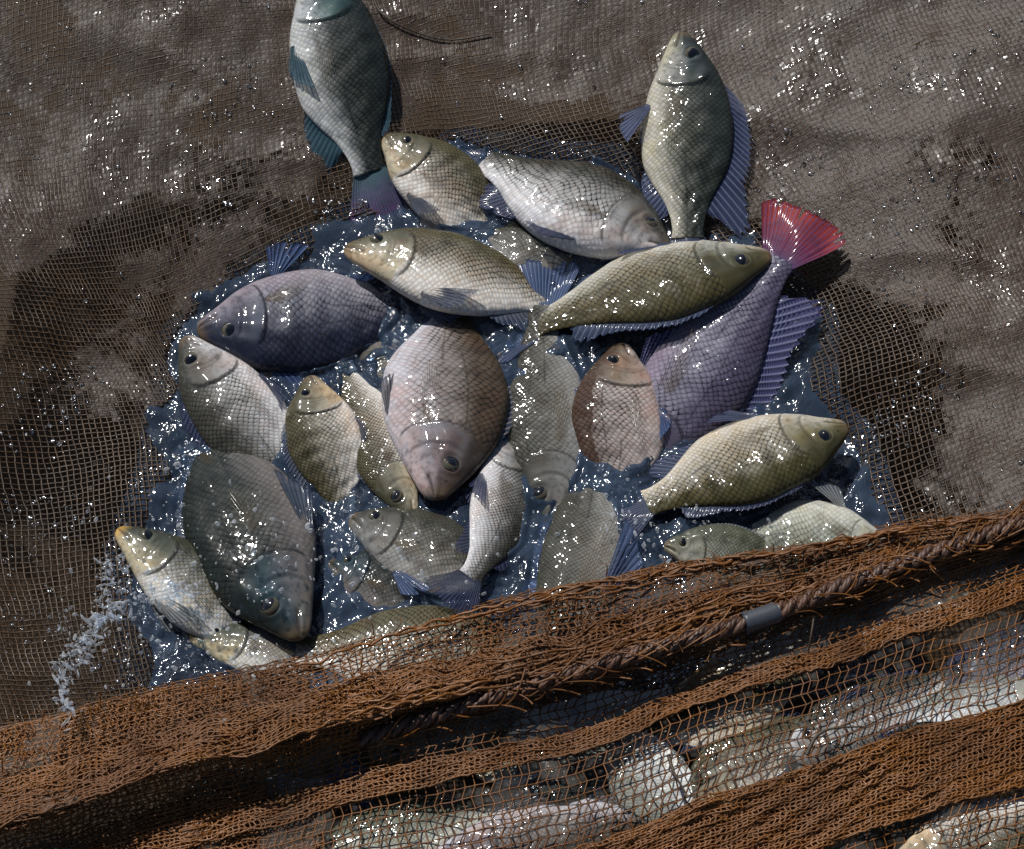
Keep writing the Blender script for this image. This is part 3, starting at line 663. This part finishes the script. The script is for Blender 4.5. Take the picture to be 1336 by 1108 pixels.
def lerpa(a, b, t): return a + (b - a) * t
def make_fish(label, N, T, depth, dors, pal='olive', z=(0.02, 0.01), roll=0, bz=0.0, by=0.0, df=0.8, af=0.8, tail=1.0, pec=(200, 25), pelv=0.5, eye='dark', fat=1.0, tailspread=1.0, group='tilapia crowded in the net', onnet=None, seed=0):
    """N nose px, T tail-base px, depth px, dors = +1 dorsal to the left of heading, -1 to the right; roll>0 turns the back to the camera"""
    if onnet is not None:
        zz = []
        for (px, py), off in ((N, onnet[0]), (T, onnet[1])):
            h = 0
            for _ in range(6): q = P(px, py, h); h = max(0.0, float(H(q.x, q.y))) + off
            zz.append(h)
        z = zz
    if onnet is None and z[0] != z[1]: z = (z[0] - 0.012, z[1] - 0.018)
    pn, pt = P(*N, z[0]), P(*T, z[1]); h = (pn - pt); L = h.length; h.normalize()
    up = Vector((0, 0, 1)); y0 = up.cross(h).normalized() * dors; upn = h.cross(y0).normalized() * dors
    c = (pn + pt) / 2
    e = 0.01; pxm = (proj(c + y0 * e) - proj(c - y0 * e)).length / (2 * e)
    D = depth / pxm / 0.93
    r = rad(roll); Yd = y0 * math.cos(r) + upn * math.sin(r); Zd = h.cross(Yd).normalized()
    side = 1 if Zd.z > 0 else -1
    Rm = Matrix((h, Yd, Zd)).transposed().to_4x4()
    root = empty('fish'); root.matrix_world = Matrix.Translation(c) @ Rm
    tag(root, label, 'fish', group)
    jv = np.random.RandomState(seed + 5).uniform(-1, 1, 3)
    F = Fish(L, D, fat, (bz + 0.10 * jv[0] - 0.05) * side, by + 0.05 * jv[1], seed)
    p = PAL[pal]; rs = np.random.RandomState(seed + 1000)
    V, Fa, uv, pr = F.body(); mesh('body', V, Fa, p['mat'], root, uv, pr)
    fm = p['fin']
    # eyes
    er = 0.036 * L
    for sd in (1, -1):
        ec = F.surf(0.135, 0.30, sd, -0.42 * er); nph, nth = 14, 24
        ph = np.linspace(0.0, math.pi, nph); th = np.arange(nth) / nth * 2 * math.pi
        S = np.stack([np.sin(ph)[:, None] * np.cos(th)[None], np.sin(ph)[:, None] * np.sin(th)[None], (np.cos(ph)[:, None] + 0 * th[None]) * sd * 0.8], -1)
        tilt = Matrix.Rotation(-0.35 * sd, 3, 'Y') @ Matrix.Rotation(-0.35 * sd, 3, 'X')
        S = S @ np.array(tilt).T
        eo = mesh('eye', F.deform(ec + S * er).reshape(-1, 3), gridfaces(nph, nth, True), M_IRIS if eye == 'dark' else M_IRIS2, root)
        ph = np.linspace(0.0, 0.82, 7); S = np.stack([np.sin(ph)[:, None] * np.cos(th)[None], np.sin(ph)[:, None] * np.sin(th)[None], (np.cos(ph)[:, None] + 0 * th[None]) * sd * 0.8], -1)
        S = S @ np.array(tilt).T * 1.035
        mesh('pupil', F.deform(ec + S * er).reshape(-1, 3), gridfaces(7, nth, True), M_PUPIL, eo)
    # tail fin
    n = 73; u = np.linspace(-1, 1, n); a, b, _ = F.prof(np.array([0.985]))
    base = np.stack([np.full(n, -0.482 * L) , (a + b) / 2 + u * (a - b) / 2 * 0.95, 0 * u], 1)
    tl = 0.25 * L * tail; an = u * rad(27) * tailspread
    ln = tl * (1 - 0.07 * np.cos(u * 2.2)) * (1 - 0.22 * np.abs(u) ** 6) * (1 + 0.012 * np.cos(u * 60))
    tip = base + np.stack([-np.cos(an) * ln, np.sin(an) * ln, 0 * u], 1)
    V, Ff, uv = F.sheet(base, tip, 18, (0, 0, 1), wave=0.010 * L, seed=seed); mesh('tail_fin', V, Ff, p.get('tail', fm), root, uv)
    # dorsal fin
    if df > 0:
        n = 131; u = np.linspace(0, 1, n); t = 0.26 + 0.61 * u; a, b, _ = F.prof(t)
        base = np.stack([(0.5 - t) * L, a - 0.02 * D, 0 * t], 1)
        hh = (0.17 * np.clip(u / 0.12, 0, 1) ** 0.6) * (1 - 0.25 * u) + 0.10 * np.exp(-((u - 0.84) / 0.11) ** 2) - 0.12 * sstep(0.9, 1.0, u)
        saw = np.where(u < 0.66, 0.26 * ((u * 24) % 1.0) * (hh), 0.02 * np.cos(u * 150)); hh = (hh - saw * 0.8) * D * df
        sl = 0.55 + 0.8 * u
        tip = base + np.stack([-hh * sl, hh, -side * hh * 0.35], 1)
        V, Ff, uv = F.sheet(base, tip, 24, (0, 0, 1), wave=0.004 * L, seed=seed + 3); mesh('dorsal_fin', V, Ff, fm, root, uv)
    if af > 0:
        n = 61; u = np.linspace(0, 1, n); t = 0.66 + 0.21 * u; a, b, _ = F.prof(t)
        base = np.stack([(0.5 - t) * L, b + 0.02 * D, 0 * t], 1)
        hh = (0.13 * np.clip(u / 0.25, 0, 1) ** 0.7 + 0.13 * np.exp(-((u - 0.7) / 0.2) ** 2) - 0.10 * sstep(0.85, 1, u)) * D * af
        tip = base + np.stack([-hh * (0.6 + 0.8 * u), -hh, -side * hh * 0.3], 1)
        V, Ff, uv = F.sheet(base, tip, 12, (0, 0, 1), wave=0.005 * L, seed=seed + 5); mesh('anal_fin', V, Ff, fm, root, uv)
    # pectoral fins: pec = (in-plane angle from +x, lift)
    for sd in (1, -1):
        ang, lift = pec if sd == side else (190, 6)
        p0 = F.surf(0.315, -0.22, sd, -0.002); a_, l_ = rad(ang), rad(lift)
        dr = np.array([math.cos(a_) * math.cos(l_), math.sin(a_) * math.cos(l_), sd * math.sin(l_)]); 
        nz = np.array([-math.cos(a_) * math.sin(l_), -math.sin(a_) * math.sin(l_), sd * math.cos(l_)]); wv = np.cross(nz, dr); wv /= np.linalg.norm(wv)
        n = 49; u = np.linspace(-1, 1, n); base = p0[None] + wv[None] * u[:, None] * 0.026 * L
        ln = 0.30 * L * (1 - 0.62 * np.abs(u - 0.1) ** 1.2); an = u * rad(9)
        tip = base + dr[None] * (np.cos(an) * ln)[:, None] + wv[None] * (np.sin(an) * ln)[:, None]
        V, Ff, uv = F.sheet(base, tip, 12, nz, corr=0.0003, wave=0.004 * L, seed=seed + 7 + sd); mesh('pectoral_fin', V, Ff, p.get('pec', M_PEC), root, uv)
    # pelvic fins
    for sd in (1, -1):
        p0 = F.surf(0.37, -0.90, sd, -0.001); sp = pelv if sd == side else 0.1
        dr = np.array([-math.cos(sp * 0.9), -math.sin(sp * 0.9), sd * 0.12]); dr /= np.linalg.norm(dr); nz = np.cross(dr, [0, 0, 1.0]); nz = np.array([0, 0, 1.0]) * 0.9 + 0.45 * nz; nz /= np.linalg.norm(nz)
        wv = np.cross(nz, dr); wv /= np.linalg.norm(wv)
        n = 37; u = np.linspace(-1, 1, n); base = p0[None] + wv[None] * u[:, None] * 0.018 * L
        ln = 0.24 * L * (1 - 0.45 * (u + 1) / 2); an = u * rad(12 + 10 * sp)
        tip = base + dr[None] * (np.cos(an) * ln)[:, None] + wv[None] * (np.sin(an) * ln)[:, None]
        V, Ff, uv = F.sheet(base, tip, 7, nz, corr=0.0006, wave=0.003 * L, seed=seed + 9 + sd); mesh('pelvic_fin', V, Ff, fm, root, uv)
    return root

FISH = [
 # label, nose, tail, depth, dors, palette, kwargs
 ('dark teal fish with white belly and purple tail hanging down from the top edge', (406, -42), (478, 222), 128, -1, 'teal', dict(onnet=(0.03, 0.02), df=0.25, pec=(192, 5), pelv=0.15, af=1.0, tailspread=0.8)),
 ('small pale fish with green brow and nose touching the purple tail', (501, 178), (660, 312), 102, -1, 'cream', dict(z=(0.045, 0.0), pec=(190, 10), df=0.5, pelv=0.2, eye='dark')),
 ('large silvery fish half in water below the top rim, blue tail towards upper left', (872, 328), (630, 206), 130, 1, 'silver', dict(z=(0.012, 0.012), df=0.8, pec=(195, 8), roll=-8)),
 ('fish standing nose up at the upper right with a long blue dorsal fin', (889, 42), (902, 312), 122, -1, 'teal2', dict(onnet=(0.03, 0.012), df=1.35, pec=(196, 8), pelv=0.95, roll=4)),
 ('pale olive fish lying nose left in the middle with its side fin raised', (449, 324), (742, 388), 108, -1, 'cream', dict(z=(0.048, 0.016), pec=(105, 38), pelv=0.15, df=0.2, roll=-10)),
 ('purple grey fish lying nose left with its belly up and one fin standing', (257, 432), (548, 402), 134, 1, 'purple', dict(z=(0.026, 0.002), pec=(200, 12), pelv=1.35, df=0.9)),
 ('dark headed olive fish with red lips pointing right towards the red tail', (1006, 332), (696, 410), 124, -1, 'olive', dict(z=(0.055, 0.026), pec=(190, 6), df=0.5, roll=18, by=0.02, pelv=0.1)),
 ('violet fish with a bright red tail raised at the right rim', (806, 640), (1024, 336), 140, 1, 'violet', dict(z=(-0.034, 0.072), df=1.25, by=-0.10, pec=(190, 5), pelv=0.1, tail=0.98, tailspread=1.15)),
 ('silver scaled fish nose up at the left water edge, just below the purple grey one', (240, 440), (398, 655), 118, 1, 'silver', dict(z=(0.034, 0.0), pec=(190, 5), df=0.8, pelv=0.1)),
 ('slim cream fish standing nose up between the silver scaled one and the largest one', (404, 490), (452, 672), 100, 1, 'cream', dict(z=(0.040, 0.008), pec=(185, 6), df=0.7, pelv=0.2, fat=1.1)),
 ('small fish pointing down right with a black eye, squeezed beside the largest one', (540, 678), (444, 470), 84, -1, 'cream', dict(z=(0.018, 0.016), pec=(150, 35), df=0.4, pelv=0.4)),
 ('largest broad fish in the centre hanging head down with a blue grey gill cover', (568, 652), (590, 388), 168, 1, 'pink', dict(z=(0.036, 0.012), pec=(182, 5), df=0.55, pelv=0.05, fat=0.95)),
 ('dull grey fish sunk under the water right of the largest one', (716, 690), (706, 402), 122, -1, 'murk', dict(z=(0.000, 0.014), df=0.6, pec=(190, 5))),
 ('brownish fish standing nose up with a folded fin along its right edge', (812, 448), (806, 668), 126, 1, 'pink2', dict(z=(0.022, 0.006), df=0.8, pelv=0.25, pec=(190, 8), roll=4, fat=0.95)),
 ('golden fish pointing right with a black snout at the right end of the water', (1106, 556), (842, 652), 122, -1, 'olive2', dict(z=(0.050, 0.028), df=0.4, roll=12, pec=(185, 8), pelv=0.5)),
 ('small spotted fish bent like a bow with a bright white belly', (668, 560), (642, 768), 88, -1, 'silver', dict(z=(0.002, 0.032), by=-0.30, roll=-28, df=0.4, pec=(185, 10), af=0.6, pelv=0.2)),
 ('mottled green fish in splashing water left of the bow shaped one', (456, 676), (676, 772), 106, -1, 'murk', dict(z=(0.012, 0.018), df=0.6)),
 ('grey green fish half hidden by the net edge, blue fin on its left', (728, 905), (786, 560), 104, -1, 'murk', dict(z=(0.034, -0.004), df=0.8)),
 ('small fish lying behind the net edge below the golden one', (866, 712), (1040, 738), 70, -1, 'murk2', dict(z=(0.026, 0.018), df=0.3, roll=25)),
 ('rounded pale green fish bulging behind the net edge at the right corner', (1178, 730), (950, 700), 124, -1, 'murk2', dict(z=(0.036, 0.020), df=0.3, pelv=1.0)),
 ('big dark slate fish with head pointing down and a blue eye patch, in the spray', (392, 834), (258, 545), 166, -1, 'slate', dict(z=(0.040, 0.006), df=0.45, pec=(172, 4), pelv=0.2, by=-0.04)),
 ('gaping fish with yellow lips and white throat at the lower left of the water', (153, 690), (372, 862), 112, -1, 'yellow', dict(z=(0.040, 0.0), df=0.3, roll=-14, pec=(190, 5), pelv=0.1)),
 ('fish with a bright yellow chin stripe touching the net edge at the lower left', (245, 828), (500, 880), 92, -1, 'yellow', dict(z=(0.012, 0.0), df=0.3, roll=-10)),
 ('olive scaled fish showing only its back above the net edge, below the slate one', (700, 852), (385, 850), 118, 1, 'cream', dict(z=(0.040, 0.030), df=0.0)),
 ('dark fish sunk in the splashing water right of the slate one', (428, 735), (600, 800), 96, -1, 'slate', dict(z=(0.004, 0.008), df=0.5)),
 ('sunken dim fish under the water between the raised fin fish and the large silvery one', (760, 352), (600, 300), 80, 1, 'murk', dict(z=(0.004, 0.010), df=0.4)),
 ('sunken dim fish between the largest fish and the slim cream one, tail down', (470, 430), (560, 600), 86, 1, 'murk', dict(z=(-0.004, 0.002), df=0.5)),
 ('dark sunken fish between the largest fish and the bow shaped one', (640, 640), (560, 760), 90, 1, 'slate', dict(z=(-0.004, 0.004), df=0.5)),
 ('dark sunken fish left of the brownish fish, under the red lipped one', (660, 440), (800, 470), 80, -1, 'slate', dict(z=(-0.004, 0.002), df=0.8)),
 ('dark sunken fish at the left water edge, beside the slate one', (226, 560), (300, 690), 80, 1, 'slate', dict(z=(-0.004, 0.002), df=0.6)),
]
UNDER = [
 ('pale fish under the front netting, just below the dark fold at the centre', (480, 985), (740, 925), 92, 1, 'cream'),
 ('bright white bellied fish upright under the front netting near the bottom middle', (800, 945), (905, 1100), 100, 1, 'white'),
 ('whitish fish under the front netting straight below the rope collar', (880, 905), (1120, 830), 78, 1, 'cream'),
 ('silver fish under the front netting in the wide open panel at the right', (1030, 985), (1240, 880), 100, -1, 'silver'),
 ('silver fish under the netting at the right edge just below the rope', (1180, 785), (1400, 715), 84, 1, 'cream'),
 ('dull olive fish under the front netting near the bottom left', (180, 1085), (430, 1030), 110, 1, 'murk'),
 ('pinkish fish along the very bottom edge under the netting', (560, 1120), (850, 1062), 100, 1, 'pink'),
 ('fish under the netting in the bottom right corner', (1160, 1130), (1400, 1050), 100, 1, 'cream'),
 ('brownish fish between the white bellied one and the right panel, under netting', (890, 1045), (1090, 935), 105, -1, 'cream'),
 ('blue grey fish under the netting near the right edge, middle of the lower panel', (1230, 900), (1420, 810), 84, -1, 'purple'),
 ('silver white fish under the narrow net panel between the shadow and the middle fold', (620, 975), (880, 905), 66, 1, 'white'),
 ('long pale fish under the narrow netting strip between the rope and the middle fold', (1060, 850), (1330, 752), 62, -1, 'white'),
 ('wide silver fish under the right side net panel beneath the bent twig', (980, 1010), (1300, 880), 96, 1, 'silver'),
 ('olive fish under the netting between the white bellied one and the middle fold', (1030, 905), (850, 962), 84, 1, 'olive2'),
 ('small grey fish under the netting just below the rope, right of its collar', (1010, 850), (1180, 790), 64, 1, 'murk2'),
 ('greenish fish under the narrow net panel above the middle fold', (620, 1010), (800, 975), 76, -1, 'murk2'),
 ('dim fish under the front netting at the bottom left corner', (400, 1120), (640, 1050), 84, -1, 'murk2'),
 ('dark fish under the front netting left of the white bellied one', (660, 1050), (800, 1000), 70, 1, 'slate'),
 ('pale fish under the fold at the right edge, lower panel', (1380, 900), (1190, 930), 90, 1, 'white'),
]
PAL['teal2'] = dict(mat=fish_mat('blue_green_scales', (0.035, 0.045, 0.042), (0.105, 0.108, 0.08), (0.44, 0.39, 0.30), (0.07, 0.085, 0.085), 0.85, (0.16, 0.13, 0.06), bars=0.5, dorsal_in=0.48),
                    fin=fin_mat('long_blue_fin', (0.025, 0.035, 0.08), (0.05, 0.065, 0.13), 0.68, (0.11, 0.13, 0.19)))
PAL['pink2'] = dict(mat=fish_mat('tan_scales', (0.10, 0.06, 0.04), (0.40, 0.33, 0.28), (0.42, 0.34, 0.29), (0.26, 0.19, 0.12), 0.9, (0.33, 0.18, 0.12), dorsal_in=0.7), fin=PAL['purple']['fin'])
PAL['olive2'] = dict(mat=fish_mat('golden_scales', (0.085, 0.078, 0.03), (0.38, 0.33, 0.235), (0.55, 0.47, 0.35), (0.17, 0.145, 0.065), 0.8, (0.3, 0.22, 0.08), dorsal_in=0.6), fin=fin_mat('grey_fin', (0.05, 0.065, 0.10), (0.035, 0.045, 0.10), 0.6, (0.11, 0.12, 0.17)))
PAL['murk2'] = dict(mat=fish_mat('pale_green_scales', (0.12, 0.13, 0.09), (0.33, 0.34, 0.26), (0.5, 0.48, 0.38), (0.3, 0.28, 0.2), 0.6, (0.3, 0.26, 0.15)), fin=PAL['yellow']['fin'])
PAL['white'] = dict(mat=fish_mat('white_scales', (0.35, 0.36, 0.33), (0.65, 0.66, 0.62), (0.75, 0.75, 0.72), (0.4, 0.38, 0.3), 0.3, (0.5, 0.45, 0.3)), fin=PAL['yellow']['fin'])
for i, (lb, N, T, dp, ds, pal, kw) in enumerate(FISH): make_fish(lb, N, T, dp, ds, pal, seed=i * 13, **kw)
for i, (lb, N, T, dp, ds, pal) in enumerate(UNDER):
    make_fish(lb, N, T, dp, ds, pal, z=(0.024, 0.024), df=0.3, af=0.4, pec=(188, 3), pelv=0.05, fat=0.55, seed=700 + i * 7, group='fish trapped under the front netting')

# ------------------------------------------------------------------ water surface with ripples round every fish
from mathutils.kdtree import KDTree
bpy.context.view_layer.update()
wl = []
for o in bpy.data.objects:
    if o.name.startswith('body') and o.parent:
        n = len(o.data.vertices); a = np.empty(n * 3, np.float32); o.data.vertices.foreach_get('co', a); a = a.reshape(-1, 3)
        M = np.array(o.parent.matrix_world); a = a @ M[:3, :3].T + M[:3, 3]
        wl.append(a[np.abs(a[:, 2]) < 0.0022])
wl = np.concatenate(wl); kd = KDTree(len(wl))
for i, p in enumerate(wl): kd.insert(p, i)
kd.balance()
n1, n2 = 560, 520
gx = np.linspace(PW[:, 0].min() - 0.06, PW[:, 0].max() + 0.06, n1); gy = np.linspace(PW[:, 1].min() + 0.12, PW[:, 1].max() + 0.05, n2)
WX, WY = np.meshgrid(gx, gy, indexing='ij'); sdv = pool_sd(WX, WY)
r1, r2, r3, r4 = Sines(61, 16, 7), Sines(62, 18, 20), Sines(63, 20, 52), Sines(64, 12, 9)
dd = np.full(WX.shape, 0.2)
for i, j in np.argwhere(sdv < 0.03): dd[i, j] = kd.find((WX[i, j], WY[i, j], 0.0))[2]
act = 0.6 + 0.4 * np.clip(r4(WX, WY), -1, 1.5)
WZ = 0.0022 * r1(WX, WY) + 0.0017 * r2(WX + 0.012 * r1(WX, WY), WY) + 0.00050 * r3(WX + 0.004 * r2(WX, WY), WY) * act
WZ = WZ + act * 0.0028 * np.exp(-dd / 0.011) * np.cos(dd * 6.283 / 0.012 + 0.5 * r2(WX, WY)) + 0.0016 * np.exp(-dd / 0.003)
f = gridfaces(n1, n2); q = (sdv < 0.03).reshape(-1)[f].all(1)
wo = mesh('pool_water', np.stack([WX, WY, WZ], -1).reshape(-1, 3), f[q], M_WATER)
tag(wo, kind='structure')

# ------------------------------------------------------------------ splashes, drops, bubbles
def blob(c, r, st=(1, 1, 1), seed=0, sub=1):
    n1, n2 = (6, 8) if sub == 1 else (9, 12)
    ph = np.linspace(0, math.pi, n1); th = np.arange(n2) / n2 * 2 * math.pi
    S = np.stack([np.sin(ph)[:, None] * np.cos(th)[None], np.sin(ph)[:, None] * np.sin(th)[None], np.cos(ph)[:, None] + 0 * th[None]], -1)
    rs = np.random.RandomState(seed); k = rs.randn(3) * 2; S = S * (1 + 0.22 * np.sin(S @ k * 1.6 + seed)[..., None])
    S = S * np.array(st) * r
    Q = np.array(Matrix.Rotation(rs.rand() * 6.28, 3, 'Z') @ Matrix.Rotation(rs.randn() * 0.6, 3, 'X')); S = S @ Q.T
    return (S + np.array(c)).reshape(-1, 3), [gridfaces(n1, n2, True)]
drops = []; sd_ = 0
def scatter(cx, cy, wx, wy, n, z0, z1, r0=0.0005, r1=0.0020):
    global sd_
    for _ in range(n):
        sd_ += 1; rs = np.random.RandomState(3000 + sd_)
        q = P(cx + rs.randn() * wx, cy + rs.randn() * wy, rs.uniform(z0, z1)); r = r0 + (r1 - r0) * rs.rand() ** 2.5
        drops.append(blob(q, r, (1 + rs.rand() * 0.3, 1 + rs.rand() * 1.8, 1 + rs.rand()), sd_))
scatter(340, 720, 70, 60, 130, 0.05, 0.11)
scatter(250, 790, 50, 40, 110, 0.03, 0.10)
scatter(140, 800, 55, 60, 110, 0.04, 0.12)
scatter(480, 720, 60, 40, 50, 0.01, 0.06)
scatter(620, 730, 80, 40, 40, 0.01, 0.05)
scatter(860, 690, 60, 30, 90, 0.004, 0.03)
V, F = joinVF(drops); sp = mesh('spray', V, F, M_DROP); tag(sp, 'fine spray of water drops over the dark fish and pool', 'spray', kind='stuff')
# streaks of thrown water
st = []
def streak(pts, r0, n, z):
    global sd_
    c = spline([(a, b_, zz) for (a, b_), zz in zip(pts, z)], n)
    for k in range(n):
        sd_ += 1; rs = np.random.RandomState(5000 + sd_)
        for _q in range(7):
          if rs.rand() < 0.2: continue
          q = P(c[k, 0] + rs.randn() * 7 * (0.5 + rs.rand()), c[k, 1] + rs.randn() * 8 * (0.5 + rs.rand()), c[k, 2] + rs.randn() * 0.005); r = r0 * (0.08 + 0.30 * rs.rand() ** 3)
          st.append(blob(q, r, (0.8, 1.3 + 3.0 * rs.rand(), 1), sd_ * 7 + _q, 2))
        continue
        q = P(c[k, 0] + rs.randn() * 4.5, c[k, 1] + rs.randn() * 4.5, c[k, 2] + rs.randn() * 0.004); r = r0 * (0.35 + 1.0 * rs.rand() ** 2)
        st.append(blob(q, r, (1, 1.6 + rs.rand(), 1), sd_, 2))
streak([(92, 932), (80, 880), (112, 835), (150, 800), (215, 778), (250, 770)], 0.0062, 80, [.09, .10, .10, .09, .07, .04])
streak([(110, 850), (122, 820), (135, 790), (140, 755), (128, 735)], 0.0042, 34, [.08, .09, .1, .1, .1])
streak([(100, 860), (85, 825), (70, 812)], 0.0032, 12, [.1, .11, .12])
streak([(160, 800), (165, 765), (150, 730)], 0.0036, 18, [.08, .09, .1])
V, F = joinVF(st); s2 = mesh('splash', V, F, M_DROP); tag(s2, 'white splash of thrown water at the lower left over the net', 'splash', kind='stuff')
# bubbles on the pool
bb = []
for k in range(260):
    rs = np.random.RandomState(7000 + k); cx, cy, wx, wy = [(390, 300, 40, 12), (730, 330, 50, 30), (500, 700, 70, 40), (800, 690, 80, 30), (260, 590, 16, 40), (1090, 610, 30, 50), (690, 600, 30, 60), (460, 600, 90, 120), (540, 420, 30, 20), (200, 640, 16, 30), (820, 650, 60, 18)][k % 11]
    q = P(cx + rs.randn() * wx, cy + rs.randn() * wy, 0.002)
    if pool_sd(np.array([q.x]), np.array([q.y]))[0] > 0: continue
    bb.append(blob(q, 0.0009 + 0.0035 * rs.rand() ** 4, (1, 1, 0.7), k, 2))
V, F = joinVF(bb); s3 = mesh('bubbles', V, F, M_DROP); tag(s3, 'small bubbles floating on the pool between the fish', 'bubbles', kind='stuff')

# ------------------------------------------------------------------ twigs and hairs on the net
def onnet_curve(pts, off, n=30):
    c = spline(pts, n); o = []
    for x, y in c:
        h = 0
        for _ in range(5): q = P(x, y, h); h = float(H(q.x, q.y)) + off
        o.append(P(x, y, h))
    return np.array([tuple(a) for a in o])
V, F = tube(onnet_curve([(484, -12), (500, 20), (548, 44), (590, 52), (640, 44)], 0.004, 40), 0.0011, 6)
tag(mesh('thin_root', V, F, M_TWIG), 'thin dark curved root lying on the netting right of the hanging fish at the top', 'root')
zt = 0.048
V, F = tube(spline([tuple(P(1062, 805, .075)), tuple(P(1058, 830, .07)), tuple(P(1054, 853, .055))], 14), 0.0011, 6)
tag(mesh('broken_twig', V, F, M_TWIG), 'short upright broken twig stuck in the netting just right of the rope collar', 'twig')
V, F = joinVF([tube(spline([tuple(P(1052, 985, .066)), tuple(P(1066, 960, .070)), tuple(P(1090, 950, .068)), tuple(P(1135, 948, .064))], 30), np.linspace(0.0022, 0.0009, 30), 6)])
tag(mesh('bent_twig', V, F, M_TWIG), 'dark bent twig lying on the front netting of the lower right panel', 'twig')
V, F = joinVF([tube(spline([tuple(P(872, 985, .066)), tuple(P(880, 1010, .066)), tuple(P(898, 1040, .064))], 14), np.linspace(0.0022, 0.0009, 14), 6)])
tag(mesh('reed_blade', V, F, M_TWIG), 'thin olive reed blade on the netting over the white bellied fish', 'reed')

# water beads added over the net to give bare threads sun glints
bd = []; bn = Sines(91, 14, 5.5); rs = np.random.RandomState(92); k = 0
while k < 1500:
    px, py = rs.uniform(-20, 1356), rs.uniform(-20, 950)
    q = P(px, py, 0.05); q = P(px, py, float(H(q.x, q.y))); q = P(px, py, float(H(q.x, q.y)))
    if q.y < line_y(q.x) + 0.03 or float(pool_sd(np.array([q.x]), np.array([q.y]))[0]) < 0.005: continue
    if bn(q.x, q.y) < 0.35 + 0.7 * rs.rand() and rs.rand() > 0.05: continue
    k += 1; bd.append(blob((q.x, q.y, q.z + 0.0015), 0.0008 + 0.0018 * rs.rand() ** 3, (1, 1 + rs.rand(), 0.6), k))
V, F = joinVF(bd)
m_, t_ = newmat('glint_bead'); b_ = NB(t_); tr_ = b_.n('BsdfTransparent'); g_ = b_.n('BsdfGlossy'); g_.inputs['Roughness'].default_value = 0.16; f_ = b_.n('Fresnel'); f_.inputs['IOR'].default_value = 1.5
b_.out(b_.mixs(b_.math('ADD', f_.outputs[0], 0.12), tr_.outputs[0], g_.outputs[0]))
tag(mesh('glint_beads', V, F, m_), 'beads of water added over the brown netting for its sun glints', 'water beads', kind='stuff')
